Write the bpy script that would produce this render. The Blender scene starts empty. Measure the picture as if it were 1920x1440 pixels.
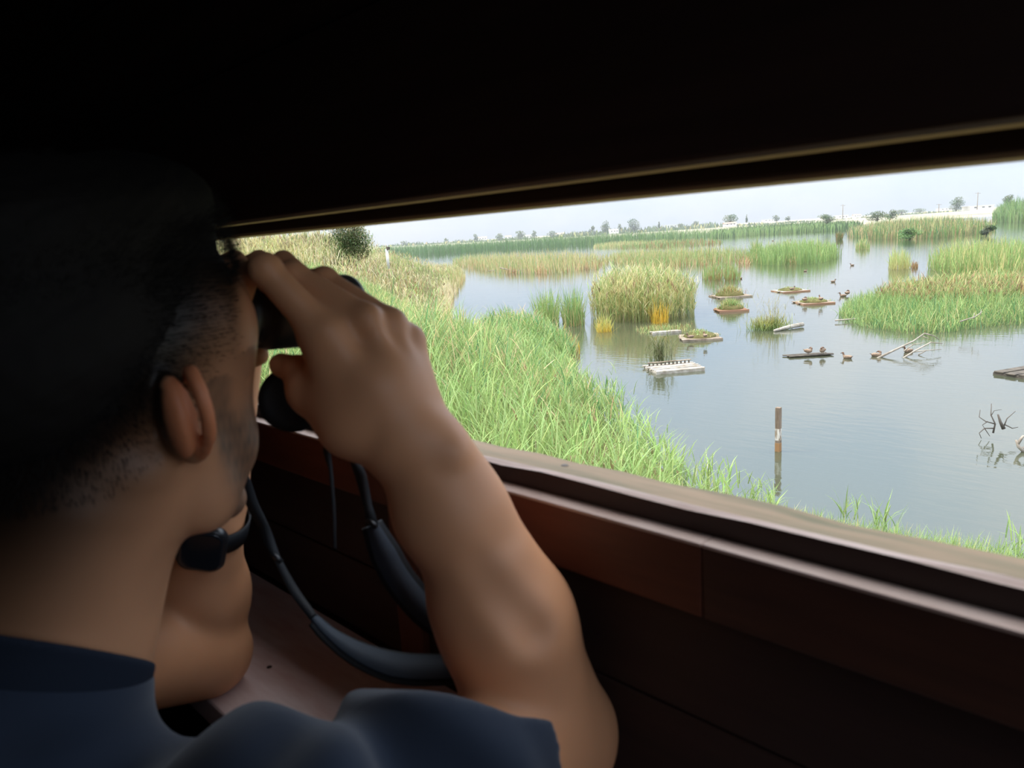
import bpy, bmesh, math, random
import numpy as np
from mathutils import Vector, Matrix

scene = bpy.context.scene
col = scene.collection
RNG = np.random.default_rng(7)
random.seed(7)

# ------------------------------------------------------------------ camera
FPX, CX, CY = 1387.0, 960.0, 720.0          # focal length in pixels of the 1920x1440 frame
ROLL, PITCH, YAW = math.radians(3.63), math.radians(11.15), math.radians(45.5)
_h = np.array([-math.sin(YAW), math.cos(YAW), 0.0])
_r = np.array([math.cos(YAW), math.sin(YAW), 0.0])
_u = np.array([0.0, 0.0, 1.0])
CF = _h * math.cos(PITCH) - _u * math.sin(PITCH)
_U = _u * math.cos(PITCH) + _h * math.sin(PITCH)
CR = _r * math.cos(ROLL) - _U * math.sin(ROLL)
CU = _U * math.cos(ROLL) + _r * math.sin(ROLL)

cam_data = bpy.data.cameras.new('camera')
cam_data.sensor_width = 36.0
cam_data.lens = 36.0 * FPX / 1920.0
cam_data.clip_start = 0.02
cam_data.clip_end = 4000.0
cam_data.dof.use_dof = True
cam_data.dof.focus_distance = 14.0
cam_data.dof.aperture_fstop = 11.0
cam = bpy.data.objects.new('camera', cam_data)
cam.matrix_world = Matrix(((CR[0], CU[0], -CF[0], 0), (CR[1], CU[1], -CF[1], 0), (CR[2], CU[2], -CF[2], 0), (0, 0, 0, 1)))
col.objects.link(cam)
scene.camera = cam

# ------------------------------------------------------------------ sky, sun, exposure
world = bpy.data.worlds.new('sky')
scene.world = world
world.use_nodes = True
wn, wl = world.node_tree.nodes, world.node_tree.links
wn.clear()
w_out = wn.new('ShaderNodeOutputWorld')
w_bg = wn.new('ShaderNodeBackground')
w_tc = wn.new('ShaderNodeTexCoord')
w_sep = wn.new('ShaderNodeSeparateXYZ')
wl.new(w_tc.outputs['Generated'], w_sep.inputs[0])
w_ramp = wn.new('ShaderNodeValToRGB')               # hazy white horizon, pale blue above, bright veil of cloud overhead
w_ramp.color_ramp.elements[0].position = 0.0
w_ramp.color_ramp.elements[0].color = (0.76, 0.85, 0.96, 1)
w_ramp.color_ramp.elements[1].position = 1.0
w_ramp.color_ramp.elements[1].color = (1.0, 1.0, 1.0, 1)
e = w_ramp.color_ramp.elements.new(0.12); e.color = (0.53, 0.70, 0.95, 1)
e = w_ramp.color_ramp.elements.new(0.4); e.color = (0.54, 0.69, 0.90, 1)
wl.new(w_sep.outputs['Z'], w_ramp.inputs[0])
w_map = wn.new('ShaderNodeMapping')
w_map.inputs['Scale'].default_value = (1.0, 1.0, 2.6)
wl.new(w_tc.outputs['Generated'], w_map.inputs[0])
w_noise = wn.new('ShaderNodeTexNoise')
w_noise.inputs['Scale'].default_value = 2.2
w_noise.inputs['Detail'].default_value = 5.0
w_noise.inputs['Roughness'].default_value = 0.55
wl.new(w_map.outputs[0], w_noise.inputs['Vector'])
w_cr = wn.new('ShaderNodeValToRGB')
w_cr.color_ramp.elements[0].position = 0.42
w_cr.color_ramp.elements[1].position = 0.72
wl.new(w_noise.outputs[0], w_cr.inputs[0])
w_mix = wn.new('ShaderNodeMix'); w_mix.data_type = 'RGBA'
w_mix.inputs[7].default_value = (1.0, 1.0, 1.02, 1)
wl.new(w_cr.outputs[0], w_mix.inputs[0])
wl.new(w_ramp.outputs[0], w_mix.inputs[6])
wl.new(w_mix.outputs[2], w_bg.inputs[0])
w_lum = wn.new('ShaderNodeMapRange')                # thinly overcast sky: brighter overhead than at the horizon
w_lum.inputs[1].default_value = 0.0; w_lum.inputs[2].default_value = 1.0
w_lum.inputs[3].default_value = 0.425; w_lum.inputs[4].default_value = 2.5
wl.new(w_sep.outputs['Z'], w_lum.inputs[0])
wl.new(w_lum.outputs[0], w_bg.inputs[1])
wl.new(w_bg.outputs[0], w_out.inputs[0])

sun_d = bpy.data.lights.new('sun', 'SUN')
sun_d.energy = 1.6
sun_d.angle = math.radians(12)
sun_d.color = (1.0, 0.95, 0.86)
sun = bpy.data.objects.new('sun', sun_d)
sun.rotation_euler = Vector((0.62, 0.42, -1.0)).to_track_quat('-Z', 'Y').to_euler()
col.objects.link(sun)

scene.view_settings.view_transform = 'Standard'
scene.view_settings.look = 'None'
scene.view_settings.gamma = 1.0
scene.view_settings.use_curve_mapping = False
scene.view_settings.exposure = 0.9
scene.cycles.max_bounces = 10
scene.cycles.diffuse_bounces = 6

# ------------------------------------------------------------------ helpers
def P(px, py, depth):
    """world point seen at pixel (px, py) of the photograph, `depth` metres into the scene"""
    return (CF + CR * (px - CX) / FPX - CU * (py - CY) / FPX) * depth

def tag(o, label=None, cat=None, group=None, kind=None):
    if label: o['label'] = label
    if cat: o['category'] = cat
    if group: o['group'] = group
    if kind: o['kind'] = kind
    return o

def link(name, me, mats=None, parent=None, smooth=False):
    o = bpy.data.objects.new(name, me)
    col.objects.link(o)
    if mats is not None:
        for m in (mats if isinstance(mats, (list, tuple)) else [mats]):
            me.materials.append(m)
    if parent is not None:
        o.parent = parent
    if smooth:
        me.polygons.foreach_set('use_smooth', np.ones(len(me.polygons), dtype=bool))
    return o

def empty(name, loc=(0, 0, 0)):
    o = bpy.data.objects.new(name, None)
    o.empty_display_size = 0.05
    o.location = loc
    col.objects.link(o)
    return o

def world_of(o):
    return o.matrix_basis.copy() if o.parent is None else world_of(o.parent) @ o.matrix_parent_inverse @ o.matrix_basis

def child(name, me, mats, parent, smooth=False):
    """mesh given in world coordinates, hung under a parent that may itself be placed"""
    o = link(name, me, mats, parent, smooth)
    o.matrix_parent_inverse = world_of(parent).inverted()
    return o

def np_mesh(name, verts, quads=None, tris=None, colors=None):
    """fast mesh from arrays"""
    me = bpy.data.meshes.new(name)
    verts = np.asarray(verts, np.float32)
    loops, starts, totals = [], [], []
    n = 0
    for arr, k in ((quads, 4), (tris, 3)):
        if arr is not None and len(arr):
            arr = np.asarray(arr, np.int32)
            loops.append(arr.reshape(-1)); starts.append(n + np.arange(len(arr)) * k); totals.append(np.full(len(arr), k)); n += arr.size
    loops = np.concatenate(loops); starts = np.concatenate(starts); totals = np.concatenate(totals)
    me.vertices.add(len(verts)); me.vertices.foreach_set('co', verts.reshape(-1))
    me.loops.add(len(loops)); me.loops.foreach_set('vertex_index', loops.astype(np.int32))
    me.polygons.add(len(starts)); me.polygons.foreach_set('loop_start', starts.astype(np.int32)); me.polygons.foreach_set('loop_total', totals.astype(np.int32))
    if colors is not None:
        ca = me.color_attributes.new('tint', 'FLOAT_COLOR', 'POINT')
        c = np.ones((len(verts), 4), np.float32); c[:, :3] = colors
        ca.data.foreach_set('color', c.reshape(-1))
    me.update(calc_edges=True)
    me.validate()
    return me

def box_me(name, x0, x1, y0, y1, z0, z1, bevel=0.0, seg=2):
    bm = bmesh.new()
    bmesh.ops.create_cube(bm, size=1.0)
    for v in bm.verts:
        v.co = Vector(((x0 + x1) / 2 + v.co.x * (x1 - x0), (y0 + y1) / 2 + v.co.y * (y1 - y0), (z0 + z1) / 2 + v.co.z * (z1 - z0)))
    if bevel:
        bmesh.ops.bevel(bm, geom=bm.edges[:], offset=bevel, segments=seg, affect='EDGES', profile=0.6)
    me = bpy.data.meshes.new(name); bm.to_mesh(me); bm.free()
    return me

def multi_box_me(name, boxes, bevel=0.0):
    bm = bmesh.new()
    for (x0, x1, y0, y1, z0, z1) in boxes:
        r = bmesh.ops.create_cube(bm, size=1.0)
        for v in r['verts']:
            v.co = Vector(((x0 + x1) / 2 + v.co.x * (x1 - x0), (y0 + y1) / 2 + v.co.y * (y1 - y0), (z0 + z1) / 2 + v.co.z * (z1 - z0)))
    me = bpy.data.meshes.new(name); bm.to_mesh(me); bm.free()
    return me

def tube_me(name, pts, radii, sides=8, caps=True):
    pts = [np.asarray(p, float) for p in pts]
    if np.isscalar(radii): radii = [radii] * len(pts)
    verts, quads, tris = [], [], []
    prev = None
    for i, p in enumerate(pts):
        t = pts[min(i + 1, len(pts) - 1)] - pts[max(i - 1, 0)]
        t = t / (np.linalg.norm(t) + 1e-9)
        if prev is None:
            a = np.cross(t, [0.3, 0.2, 0.93]); 
            if np.linalg.norm(a) < 1e-3: a = np.cross(t, [1, 0, 0])
        else:
            a = prev - t * (prev @ t)
        a = a / (np.linalg.norm(a) + 1e-9); prev = a
        b = np.cross(t, a)
        for k in range(sides):
            an = 2 * math.pi * k / sides
            verts.append(p + (a * math.cos(an) + b * math.sin(an)) * radii[i])
    n = len(pts)
    for i in range(n - 1):
        for k in range(sides):
            quads.append((i * sides + k, i * sides + (k + 1) % sides, (i + 1) * sides + (k + 1) % sides, (i + 1) * sides + k))
    if caps:
        verts.append(pts[0]); verts.append(pts[-1])
        for k in range(sides):
            tris.append((len(verts) - 2, (k + 1) % sides, k))
            tris.append((len(verts) - 1, (n - 1) * sides + k, (n - 1) * sides + (k + 1) % sides))
    return np_mesh(name, verts, quads, tris)

def spline(pts, n):
    """Catmull-Rom through the points"""
    pts = np.asarray(pts, float)
    q = np.vstack([2 * pts[0] - pts[1], pts, 2 * pts[-1] - pts[-2]])
    out = []
    m = len(pts) - 1
    for s in np.linspace(0, m, n):
        i = min(int(s), m - 1); t = s - i
        a, b, c, d = q[i], q[i + 1], q[i + 2], q[i + 3]
        out.append(0.5 * ((2 * b) + (-a + c) * t + (2 * a - 5 * b + 4 * c - d) * t * t + (-a + 3 * b - 3 * c + d) * t ** 3))
    return np.array(out)

def lathe_me(name, profile, axis_o, axis_d, sides=32):
    """profile: list of (distance along axis, radius)"""
    d = np.asarray(axis_d, float); d /= np.linalg.norm(d)
    a = np.cross(d, [0, 0, 1.0]);
    if np.linalg.norm(a) < 1e-3: a = np.array([1.0, 0, 0])
    a /= np.linalg.norm(a); b = np.cross(d, a)
    o = np.asarray(axis_o, float)
    verts, quads = [], []
    for (s, r) in profile:
        for k in range(sides):
            an = 2 * math.pi * k / sides
            verts.append(o + d * s + (a * math.cos(an) + b * math.sin(an)) * max(r, 1e-5))
    for i in range(len(profile) - 1):
        for k in range(sides):
            quads.append((i * sides + k, i * sides + (k + 1) % sides, (i + 1) * sides + (k + 1) % sides, (i + 1) * sides + k))
    return np_mesh(name, verts, quads)

# ------------------------------------------------------------------ materials
def mat(name, base=(0.5, 0.5, 0.5), rough=0.6, spec=0.5, metal=0.0, noise=None, bump=None, coords='Object', attr=None):
    """noise = (scale xyz, colour b, lo, hi, detail); bump = (scale xyz, strength, distance)"""
    m = bpy.data.materials.new(name); m.use_nodes = True
    nt = m.node_tree; N, L = nt.nodes, nt.links
    bs = N['Principled BSDF']
    bs.inputs['Base Color'].default_value = (*base, 1)
    bs.inputs['Roughness'].default_value = rough
    bs.inputs['Specular IOR Level'].default_value = spec
    bs.inputs['Metallic'].default_value = metal
    tc = N.new('ShaderNodeTexCoord')
    src = None
    if attr:
        at = N.new('ShaderNodeAttribute'); at.attribute_name = attr
        src = at.outputs['Color']; L.new(src, bs.inputs['Base Color'])
    if noise:
        mp = N.new('ShaderNodeMapping'); mp.inputs['Scale'].default_value = noise[0]
        L.new(tc.outputs[coords], mp.inputs[0])
        nz = N.new('ShaderNodeTexNoise'); nz.inputs['Scale'].default_value = 1.0; nz.inputs['Detail'].default_value = noise[4]
        nz.inputs['Roughness'].default_value = 0.6
        L.new(mp.outputs[0], nz.inputs['Vector'])
        rp = N.new('ShaderNodeMapRange'); rp.inputs[1].default_value = noise[2]; rp.inputs[2].default_value = noise[3]
        L.new(nz.outputs[0], rp.inputs[0])
        mx = N.new('ShaderNodeMix'); mx.data_type = 'RGBA'
        L.new(rp.outputs[0], mx.inputs[0])
        if attr:
            mx.blend_type = 'MULTIPLY'; L.new(src, mx.inputs[6])
        else:
            mx.inputs[6].default_value = (*base, 1)
        mx.inputs[7].default_value = (*noise[1], 1)
        L.new(mx.outputs[2], bs.inputs['Base Color'])
    if bump:
        mp2 = N.new('ShaderNodeMapping'); mp2.inputs['Scale'].default_value = bump[0]
        L.new(tc.outputs[coords], mp2.inputs[0])
        nb = N.new('ShaderNodeTexNoise'); nb.inputs['Scale'].default_value = 1.0; nb.inputs['Detail'].default_value = 6.0
        L.new(mp2.outputs[0], nb.inputs['Vector'])
        bp = N.new('ShaderNodeBump'); bp.inputs['Strength'].default_value = bump[1]; bp.inputs['Distance'].default_value = bump[2]
        L.new(nb.outputs[0], bp.inputs['Height']); L.new(bp.outputs[0], bs.inputs['Normal'])
    return m

M = {}
# stained timber of the hide; grain runs along X for horizontal boards, along Z for uprights
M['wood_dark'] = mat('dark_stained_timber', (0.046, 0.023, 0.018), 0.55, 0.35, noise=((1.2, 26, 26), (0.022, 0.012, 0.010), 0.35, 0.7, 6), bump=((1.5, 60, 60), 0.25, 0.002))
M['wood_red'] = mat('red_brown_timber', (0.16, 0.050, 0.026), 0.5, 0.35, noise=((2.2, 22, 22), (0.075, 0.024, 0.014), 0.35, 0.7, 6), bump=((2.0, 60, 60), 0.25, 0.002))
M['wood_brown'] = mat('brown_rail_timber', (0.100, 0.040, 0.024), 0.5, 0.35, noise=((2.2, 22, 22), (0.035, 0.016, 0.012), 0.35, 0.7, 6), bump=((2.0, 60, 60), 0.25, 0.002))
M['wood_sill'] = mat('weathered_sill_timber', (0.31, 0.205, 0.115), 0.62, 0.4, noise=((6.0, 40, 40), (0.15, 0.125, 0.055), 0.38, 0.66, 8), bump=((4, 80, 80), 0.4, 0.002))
M['wood_lit_edge'] = mat('lit_worn_lintel_edge', (0.48, 0.37, 0.24), 0.7, 0.3, noise=((5.0, 40, 40), (0.30, 0.21, 0.14), 0.3, 0.7, 6), bump=((6, 80, 80), 0.4, 0.002))  # light caught on the worn lintel undersides, put into the colour
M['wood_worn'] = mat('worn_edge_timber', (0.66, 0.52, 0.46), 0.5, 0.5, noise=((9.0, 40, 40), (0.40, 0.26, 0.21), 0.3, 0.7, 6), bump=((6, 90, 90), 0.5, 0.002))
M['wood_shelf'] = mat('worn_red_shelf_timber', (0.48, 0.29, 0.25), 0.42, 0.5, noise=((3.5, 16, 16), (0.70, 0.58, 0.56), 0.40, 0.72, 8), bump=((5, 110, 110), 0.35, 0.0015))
M['wood_stud'] = mat('red_brown_upright_timber', (0.16, 0.050, 0.026), 0.5, 0.35, noise=((22, 22, 2.2), (0.075, 0.024, 0.014), 0.35, 0.7, 6))
M['steel'] = mat('dull_screw_steel', (0.10, 0.085, 0.07), 0.45, 0.5, 0.7)

# ------------------------------------------------------------------ the hide: room shell
YI = 0.425                       # inner face of the front wall, metres in front of the camera
X0, X1, YB, ZF, ZC = -3.3, 0.90, -1.9, -1.20, 0.98
SHZ = -0.447                     # shelf top
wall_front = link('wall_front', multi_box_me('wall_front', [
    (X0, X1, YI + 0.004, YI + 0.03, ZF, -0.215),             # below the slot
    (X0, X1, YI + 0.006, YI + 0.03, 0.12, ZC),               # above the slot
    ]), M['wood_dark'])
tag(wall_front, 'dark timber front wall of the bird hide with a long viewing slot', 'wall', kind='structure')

def board(name, parent, x0, x1, y0, y1, z0, z1, m, bevel=0.002):
    return link(name, box_me(name, x0, x1, y0, y1, z0, z1, bevel), m, parent)

# upper boards: the inner one and the outer one that hangs a little lower
board('lintel_board', wall_front, X0, X1, YI - 0.024, YI, 0.0385, 0.20, [M['wood_dark']], 0.003)
board('outer_lintel_board', wall_front, X0, X1, YI + 0.006, YI + 0.05, 0.0255, 0.14, [M['wood_dark']], 0.002)
board('lintel_lit_edge', wall_front, X0, X1, YI - 0.022, YI - 0.001, 0.0355, 0.0400, [M['wood_lit_edge']], 0.001)  # pale strips on both lintel boards paint the light from below
board('outer_lintel_lit_edge', wall_front, X0, X1, YI + 0.008, YI + 0.048, 0.0225, 0.0270, [M['wood_lit_edge']], 0.001)
board('slot_blocker', wall_front, X0, -1.10, YI - 0.018, YI + 0.02, -0.19, 0.0385, [M['wood_dark']], 0.002)      # unseen, added to stop the slot beyond the man and cut left light
zz = 0.203
for i in range(5):
    board('plank', wall_front, X0, X1, YI - 0.018, YI + 0.004, zz, zz + 0.152, [M['wood_dark']], 0.003); zz += 0.155
# splinter hanging from the outer lintel edge
# sill: a thick weathered board sloping outward, with a bright worn inner arris
bm = bmesh.new()
prof = [(YI + 0.000, -0.1925), (YI + 0.006, -0.1905), (YI + 0.050, -0.1965), (YI + 0.050, -0.2300), (YI + 0.000, -0.2300)]
nseg = 90
rng = np.random.default_rng(3)
rings = []
for k in range(nseg + 1):
    x = X0 + (X1 - X0) * k / nseg
    j = rng.normal(0, 0.0006, len(prof))
    rings.append([bm.verts.new((x, y + jj * 0.8, z + jj)) for (y, z), jj in zip(prof, j)])
for a, b in zip(rings[:-1], rings[1:]):
    for k in range(len(prof)):
        f = bm.faces.new((a[k], b[k], b[(k + 1) % len(prof)], a[(k + 1) % len(prof)]))
        f.material_index = {0: 1, 1: 0, 2: 0, 3: 2, 4: 2}[k]
bm.faces.new(rings[0]); bm.faces.new(rings[-1])
bmesh.ops.recalc_face_normals(bm, faces=bm.faces[:])
me = bpy.data.meshes.new('sill_board'); bm.to_mesh(me); bm.free()
sill = link('sill_board', me, [M['wood_sill'], M['wood_worn'], M['wood_dark']], wall_front)
for (sx, sy) in ((-0.405, 0.03), (-0.02, 0.028), (0.36, 0.03), (-0.75, 0.03), (0.85, 0.03)):
    s = link('screw', lathe_me('screw', [(0, 0.0), (0.0, 0.0035), (0.0012, 0.003), (0.0008, 0.0)], (sx, YI + sy, -0.1945), (0, 0, 1), 12), M['steel'], sill)
# inner rail with a worn pale top edge, two lengths butted together
RZ0, RZ1 = -0.262, -0.2085
xj = P(1315, 1070, 1.0); XJ = float(xj[0] / xj[1] * (YI - 0.016))
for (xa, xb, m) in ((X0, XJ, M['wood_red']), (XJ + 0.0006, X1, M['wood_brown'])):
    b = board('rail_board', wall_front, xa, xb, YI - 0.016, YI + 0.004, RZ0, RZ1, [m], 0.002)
    link('worn_edge', box_me('worn_edge', xa, xb, YI - 0.0165, YI - 0.0005, RZ1 - 0.0018, RZ1 + 0.0008, 0.0008), M['wood_worn'], b)
# lower boards behind the rail
zz = -0.44
for i in range(2):
    board('plank', wall_front, X0, X1, YI - 0.004, YI + 0.006, zz, zz + 0.088, [M['wood_dark']], 0.002); zz += 0.09
zz = ZF + 0.005
for i in range(5):
    board('plank', wall_front, X0, X1, YI - 0.004, YI + 0.006, zz, zz + 0.146, [M['wood_dark']], 0.002); zz += 0.149
xs = P(752, 1000, 1.0); xs = xs / xs[1] * (YI - 0.012)
for dx in (xs[0], xs[0] - 1.2, xs[0] + 1.35):
    board('stud', wall_front, dx - 0.021, dx + 0.021, YI - 0.012, YI - 0.003, SHZ, RZ0, [M['wood_stud']], 0.002)

floor = link('floor', box_me('floor', X0 - 0.1, X1 + 0.1, YB - 0.1, YI + 0.06, ZF - 0.1, ZF), M['wood_dark'])
tag(floor, 'dark timber floor of the hide', 'floor', kind='structure')
ceiling = link('ceiling', box_me('ceiling', X0 - 0.1, X1 + 0.1, YB - 0.1, YI + 0.16, ZC, ZC + 0.06), M['wood_dark'])
tag(ceiling, 'dark timber ceiling of the hide', 'ceiling', kind='structure')
wall_left = link('wall_left', box_me('wall_left', X0 - 0.06, X0, YB, YI + 0.03, ZF, ZC), M['wood_dark'])
tag(wall_left, 'dark timber end wall behind the seated man', 'wall', kind='structure')
# the right end wall has a viewing opening of its own
wall_right = link('wall_right', multi_box_me('wall_right', [
    (X1, X1 + 0.06, YB, YI + 0.03, ZF, -0.34), (X1, X1 + 0.06, YB, YI + 0.03, 0.84, ZC),
    (X1, X1 + 0.06, YB, -0.28, -0.34, 0.84), (X1, X1 + 0.06, YI - 0.06, YI + 0.03, -0.34, 0.84)]), M['wood_dark'])
tag(wall_right, 'dark timber end wall with a viewing slot, beside the photographer', 'wall', kind='structure')
wall_back = link('wall_back', box_me('wall_back', X0, X1, YB - 0.06, YB, ZF, ZC), M['wood_dark'])
tag(wall_back, 'dark timber back wall behind the photographer', 'wall', kind='structure')

def portal(name, loc, direction, sx, sy):
    d = bpy.data.lights.new(name, 'AREA'); d.shape = 'RECTANGLE'; d.size = sx; d.size_y = sy
    d.cycles.is_portal = True
    o = bpy.data.objects.new(name, d); o.location = loc
    o.rotation_euler = Vector(direction).to_track_quat('-Z', 'Y').to_euler()
    col.objects.link(o)
portal('slot_portal', ((-1.10 + X1) / 2, YI + 0.055, -0.085), (0, -1, 0), X1 + 1.10, 0.26)
portal('end_portal', (X1 + 0.065, (-0.28 + YI - 0.06) / 2, 0.25), (-1, 0, 0), 0.66, 1.2)

# elbow shelf under the slot
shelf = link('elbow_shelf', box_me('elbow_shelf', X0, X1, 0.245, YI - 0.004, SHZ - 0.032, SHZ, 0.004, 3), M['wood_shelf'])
tag(shelf, 'worn reddish-brown wooden elbow shelf along the wall under the viewing slot', 'shelf')
for bx in (-2.6, -1.6, 0.2, 0.8):
    link('bracket', box_me('bracket', bx - 0.02, bx + 0.02, 0.27, YI - 0.006, SHZ - 0.20, SHZ - 0.033, 0.002), M['wood_dark'], shelf)
k = P(505, 1251, 1.0); k = k * (SHZ / k[2])
link('knot', lathe_me('knot', [(0.0, 0.0), (0.0004, 0.003), (0.0009, 0.0028), (0.0010, 0.0)], (k[0], k[1], SHZ - 0.0002), (0, 0, 1), 10), mat('dark_knot', (0.03, 0.015, 0.01), 0.8), shelf)
# ------------------------------------------------------------------ signed-distance sculpting
class Sculpt:
    def __init__(s, lo, hi, h):
        s.lo = np.array(lo, np.float32); s.h = h
        s.n = np.ceil((np.array(hi) - s.lo) / h).astype(int) + 1
        s.d = np.full(s.n, 1.0, np.float32)
        s.ax = [s.lo[i] + h * np.arange(s.n[i], dtype=np.float32) for i in range(3)]
    def region(s, lo, hi):
        sl = []
        for i in range(3):
            a = max(0, int((lo[i] - s.lo[i]) / s.h) - 1); b = min(s.n[i], int((hi[i] - s.lo[i]) / s.h) + 2)
            if b <= a: return None, None
            sl.append(slice(a, b))
        g = [s.ax[0][sl[0]][:, None, None], s.ax[1][sl[1]][None, :, None], s.ax[2][sl[2]][None, None, :]]
        return tuple(sl), g
    def op(s, v, sl, k, mode):
        a = s.d[sl]
        if mode == 'sub':
            v = -v
            if k > 0:
                h = np.clip(0.5 - 0.5 * (a - v) / k, 0, 1); s.d[sl] = a * (1 - h) + v * h + k * h * (1 - h)
            else: s.d[sl] = np.maximum(a, v)
        else:
            if k > 0:
                h = np.clip(0.5 + 0.5 * (a - v) / k, 0, 1); s.d[sl] = a * (1 - h) + v * h - k * h * (1 - h)
            else: s.d[sl] = np.minimum(a, v)
    def cone(s, A, B, ra, rb, k=0.01, mode='add', flat=None, ff=1.0):
        """round cone A->B; flat = axis along which the section is scaled by ff"""
        A = np.asarray(A, np.float32); B = np.asarray(B, np.float32)
        m = max(ra, rb) * max(1, ff) + k + 3 * s.h
        sl, g = s.region(np.minimum(A, B) - m, np.maximum(A, B) + m)
        if sl is None: return
        BA = B - A; L2 = float(BA @ BA) + 1e-9
        px, py, pz = g[0] - A[0], g[1] - A[1], g[2] - A[2]
        t = np.clip((px * BA[0] + py * BA[1] + pz * BA[2]) / L2, 0, 1)
        qx, qy, qz = px - t * BA[0], py - t * BA[1], pz - t * BA[2]
        q2 = qx * qx + qy * qy + qz * qz
        if flat is not None:
            f = np.asarray(flat, np.float32); f = f / np.linalg.norm(f)
            c = qx * f[0] + qy * f[1] + qz * f[2]
            q2 = q2 - c * c + (c / ff) ** 2
        v = np.sqrt(q2) - (ra + (rb - ra) * t)
        if ff < 1: v = v * (0.5 + 0.5 * ff)
        s.op(v.astype(np.float32), sl, k, mode)
    def ell(s, C, r, frame=None, k=0.01, mode='add'):
        C = np.asarray(C, np.float32); r = np.asarray(r, np.float32)
        Fm = np.eye(3, dtype=np.float32) if frame is None else np.asarray(frame, np.float32)   # rows = local axes
        ext = np.sqrt(((Fm * r[:, None]) ** 2).sum(0)) + k + 3 * s.h
        sl, g = s.region(C - ext, C + ext)
        if sl is None: return
        p = [g[i] - C[i] for i in range(3)]
        l = [p[0] * Fm[i, 0] + p[1] * Fm[i, 1] + p[2] * Fm[i, 2] for i in range(3)]
        k0 = np.sqrt(sum((l[i] / r[i]) ** 2 for i in range(3))); k1 = np.sqrt(sum((l[i] / (r[i] * r[i])) ** 2 for i in range(3))) + 1e-9
        v = k0 * (k0 - 1.0) / k1
        s.op(v.astype(np.float32), sl, k, mode)
    def chain(s, pts, rad, k=0.004, **kw):
        for i in range(len(pts) - 1):
            s.cone(pts[i], pts[i + 1], rad[i], rad[i + 1], k, **kw)
    def cut_plane(s, pt, nrm, lo=None, hi=None, k=0.0):
        """removes what lies on the side the normal points to"""
        lo = s.lo if lo is None else lo; hi = s.lo + s.h * s.n if hi is None else hi
        sl, g = s.region(lo, hi)
        n = np.asarray(nrm, np.float32); n = n / np.linalg.norm(n)
        v = -((g[0] - pt[0]) * n[0] + (g[1] - pt[1]) * n[1] + (g[2] - pt[2]) * n[2])
        s.op(v.astype(np.float32), sl, k, 'sub')
    def mesh(s):
        d = s.d; h = s.h
        ins = d < 0
        nx, ny, nz = d.shape
        c = np.zeros((nx - 1, ny - 1, nz - 1), np.int8)
        for i in (0, 1):
            for j in (0, 1):
                for k in (0, 1):
                    c += ins[i:nx - 1 + i, j:ny - 1 + j, k:nz - 1 + k]
        act = (c > 0) & (c < 8)
        I, J, K = np.nonzero(act)
        vid = np.full(act.shape, -1, np.int32); vid[I, J, K] = np.arange(len(I))
        cv = {}
        for i in (0, 1):
            for j in (0, 1):
                for k in (0, 1):
                    cv[(i, j, k)] = d[I + i, J + j, K + k]
        pos = np.zeros((len(I), 3), np.float32); cnt = np.zeros(len(I), np.float32)
        for a in cv:
            for ax in range(3):
                if a[ax] == 0:
                    b = list(a); b[ax] = 1; b = tuple(b)
                    va, vb = cv[a], cv[b]
                    cr = (va < 0) != (vb < 0)
                    t = np.where(cr, va / np.where(cr, va - vb, 1), 0)
                    for q in range(3):
                        pos[:, q] += np.where(cr, a[q] + (t if q == ax else 0), 0)
                    cnt += cr
        pos /= cnt[:, None]
        verts = s.lo + h * (pos + np.stack([I, J, K], 1))
        quads = []
        for ax in range(3):
            sa = [slice(None)] * 3; sb = [slice(None)] * 3
            sa[ax] = slice(0, -1); sb[ax] = slice(1, None)
            A, B = ins[tuple(sa)], ins[tuple(sb)]
            idx = np.stack(np.nonzero(A != B), 1)
            u, w = (ax + 1) % 3, (ax + 2) % 3
            ok = (idx[:, u] > 0) & (idx[:, w] > 0) & (idx[:, u] < d.shape[u] - 1) & (idx[:, w] < d.shape[w] - 1)
            idx = idx[ok]
            flip = A[idx[:, 0], idx[:, 1], idx[:, 2]]
            def cell(du, dw):
                q = idx.copy(); q[:, u] -= du; q[:, w] -= dw
                return vid[q[:, 0], q[:, 1], q[:, 2]]
            f = np.stack([cell(1, 1), cell(0, 1), cell(0, 0), cell(1, 0)], 1)
            f[~flip] = f[~flip][:, ::-1]
            quads.append(f)
        return verts, np.concatenate(quads)

def smooth(a, b, x):
    t = np.clip((x - a) / (b - a), 0, 1); return t * t * (3 - 2 * t)

def sin_noise(p, f, seed=0):
    r = np.random.default_rng(seed); v = 0
    for i in range(6):
        w = r.normal(0, 1, 3); w = w / np.linalg.norm(w) * f * r.uniform(0.6, 1.6)
        v = v + np.sin(p @ w + r.uniform(0, 6.28))
    return v / 6

# ------------------------------------------------------------------ the man: joints read off the photograph
HPHI = math.radians(30.0)                                     # he looks a little left of straight out
hf = np.array([-math.sin(HPHI), math.cos(HPHI), 0.10]); hf /= np.linalg.norm(hf)
hr = np.cross(hf, [0, 0, 1.0]); hr /= np.linalg.norm(hr)
hu = np.cross(hr, hf)
EAR = P(366, 752, 0.462)
HC = EAR - hr * 0.072 - hf * 0.0 + hu * 0.0                   # between the ears
def H(x, y, z): return HC + hr * x + hf * y + hu * z
HFR = np.stack([hr, hf, hu])

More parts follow.
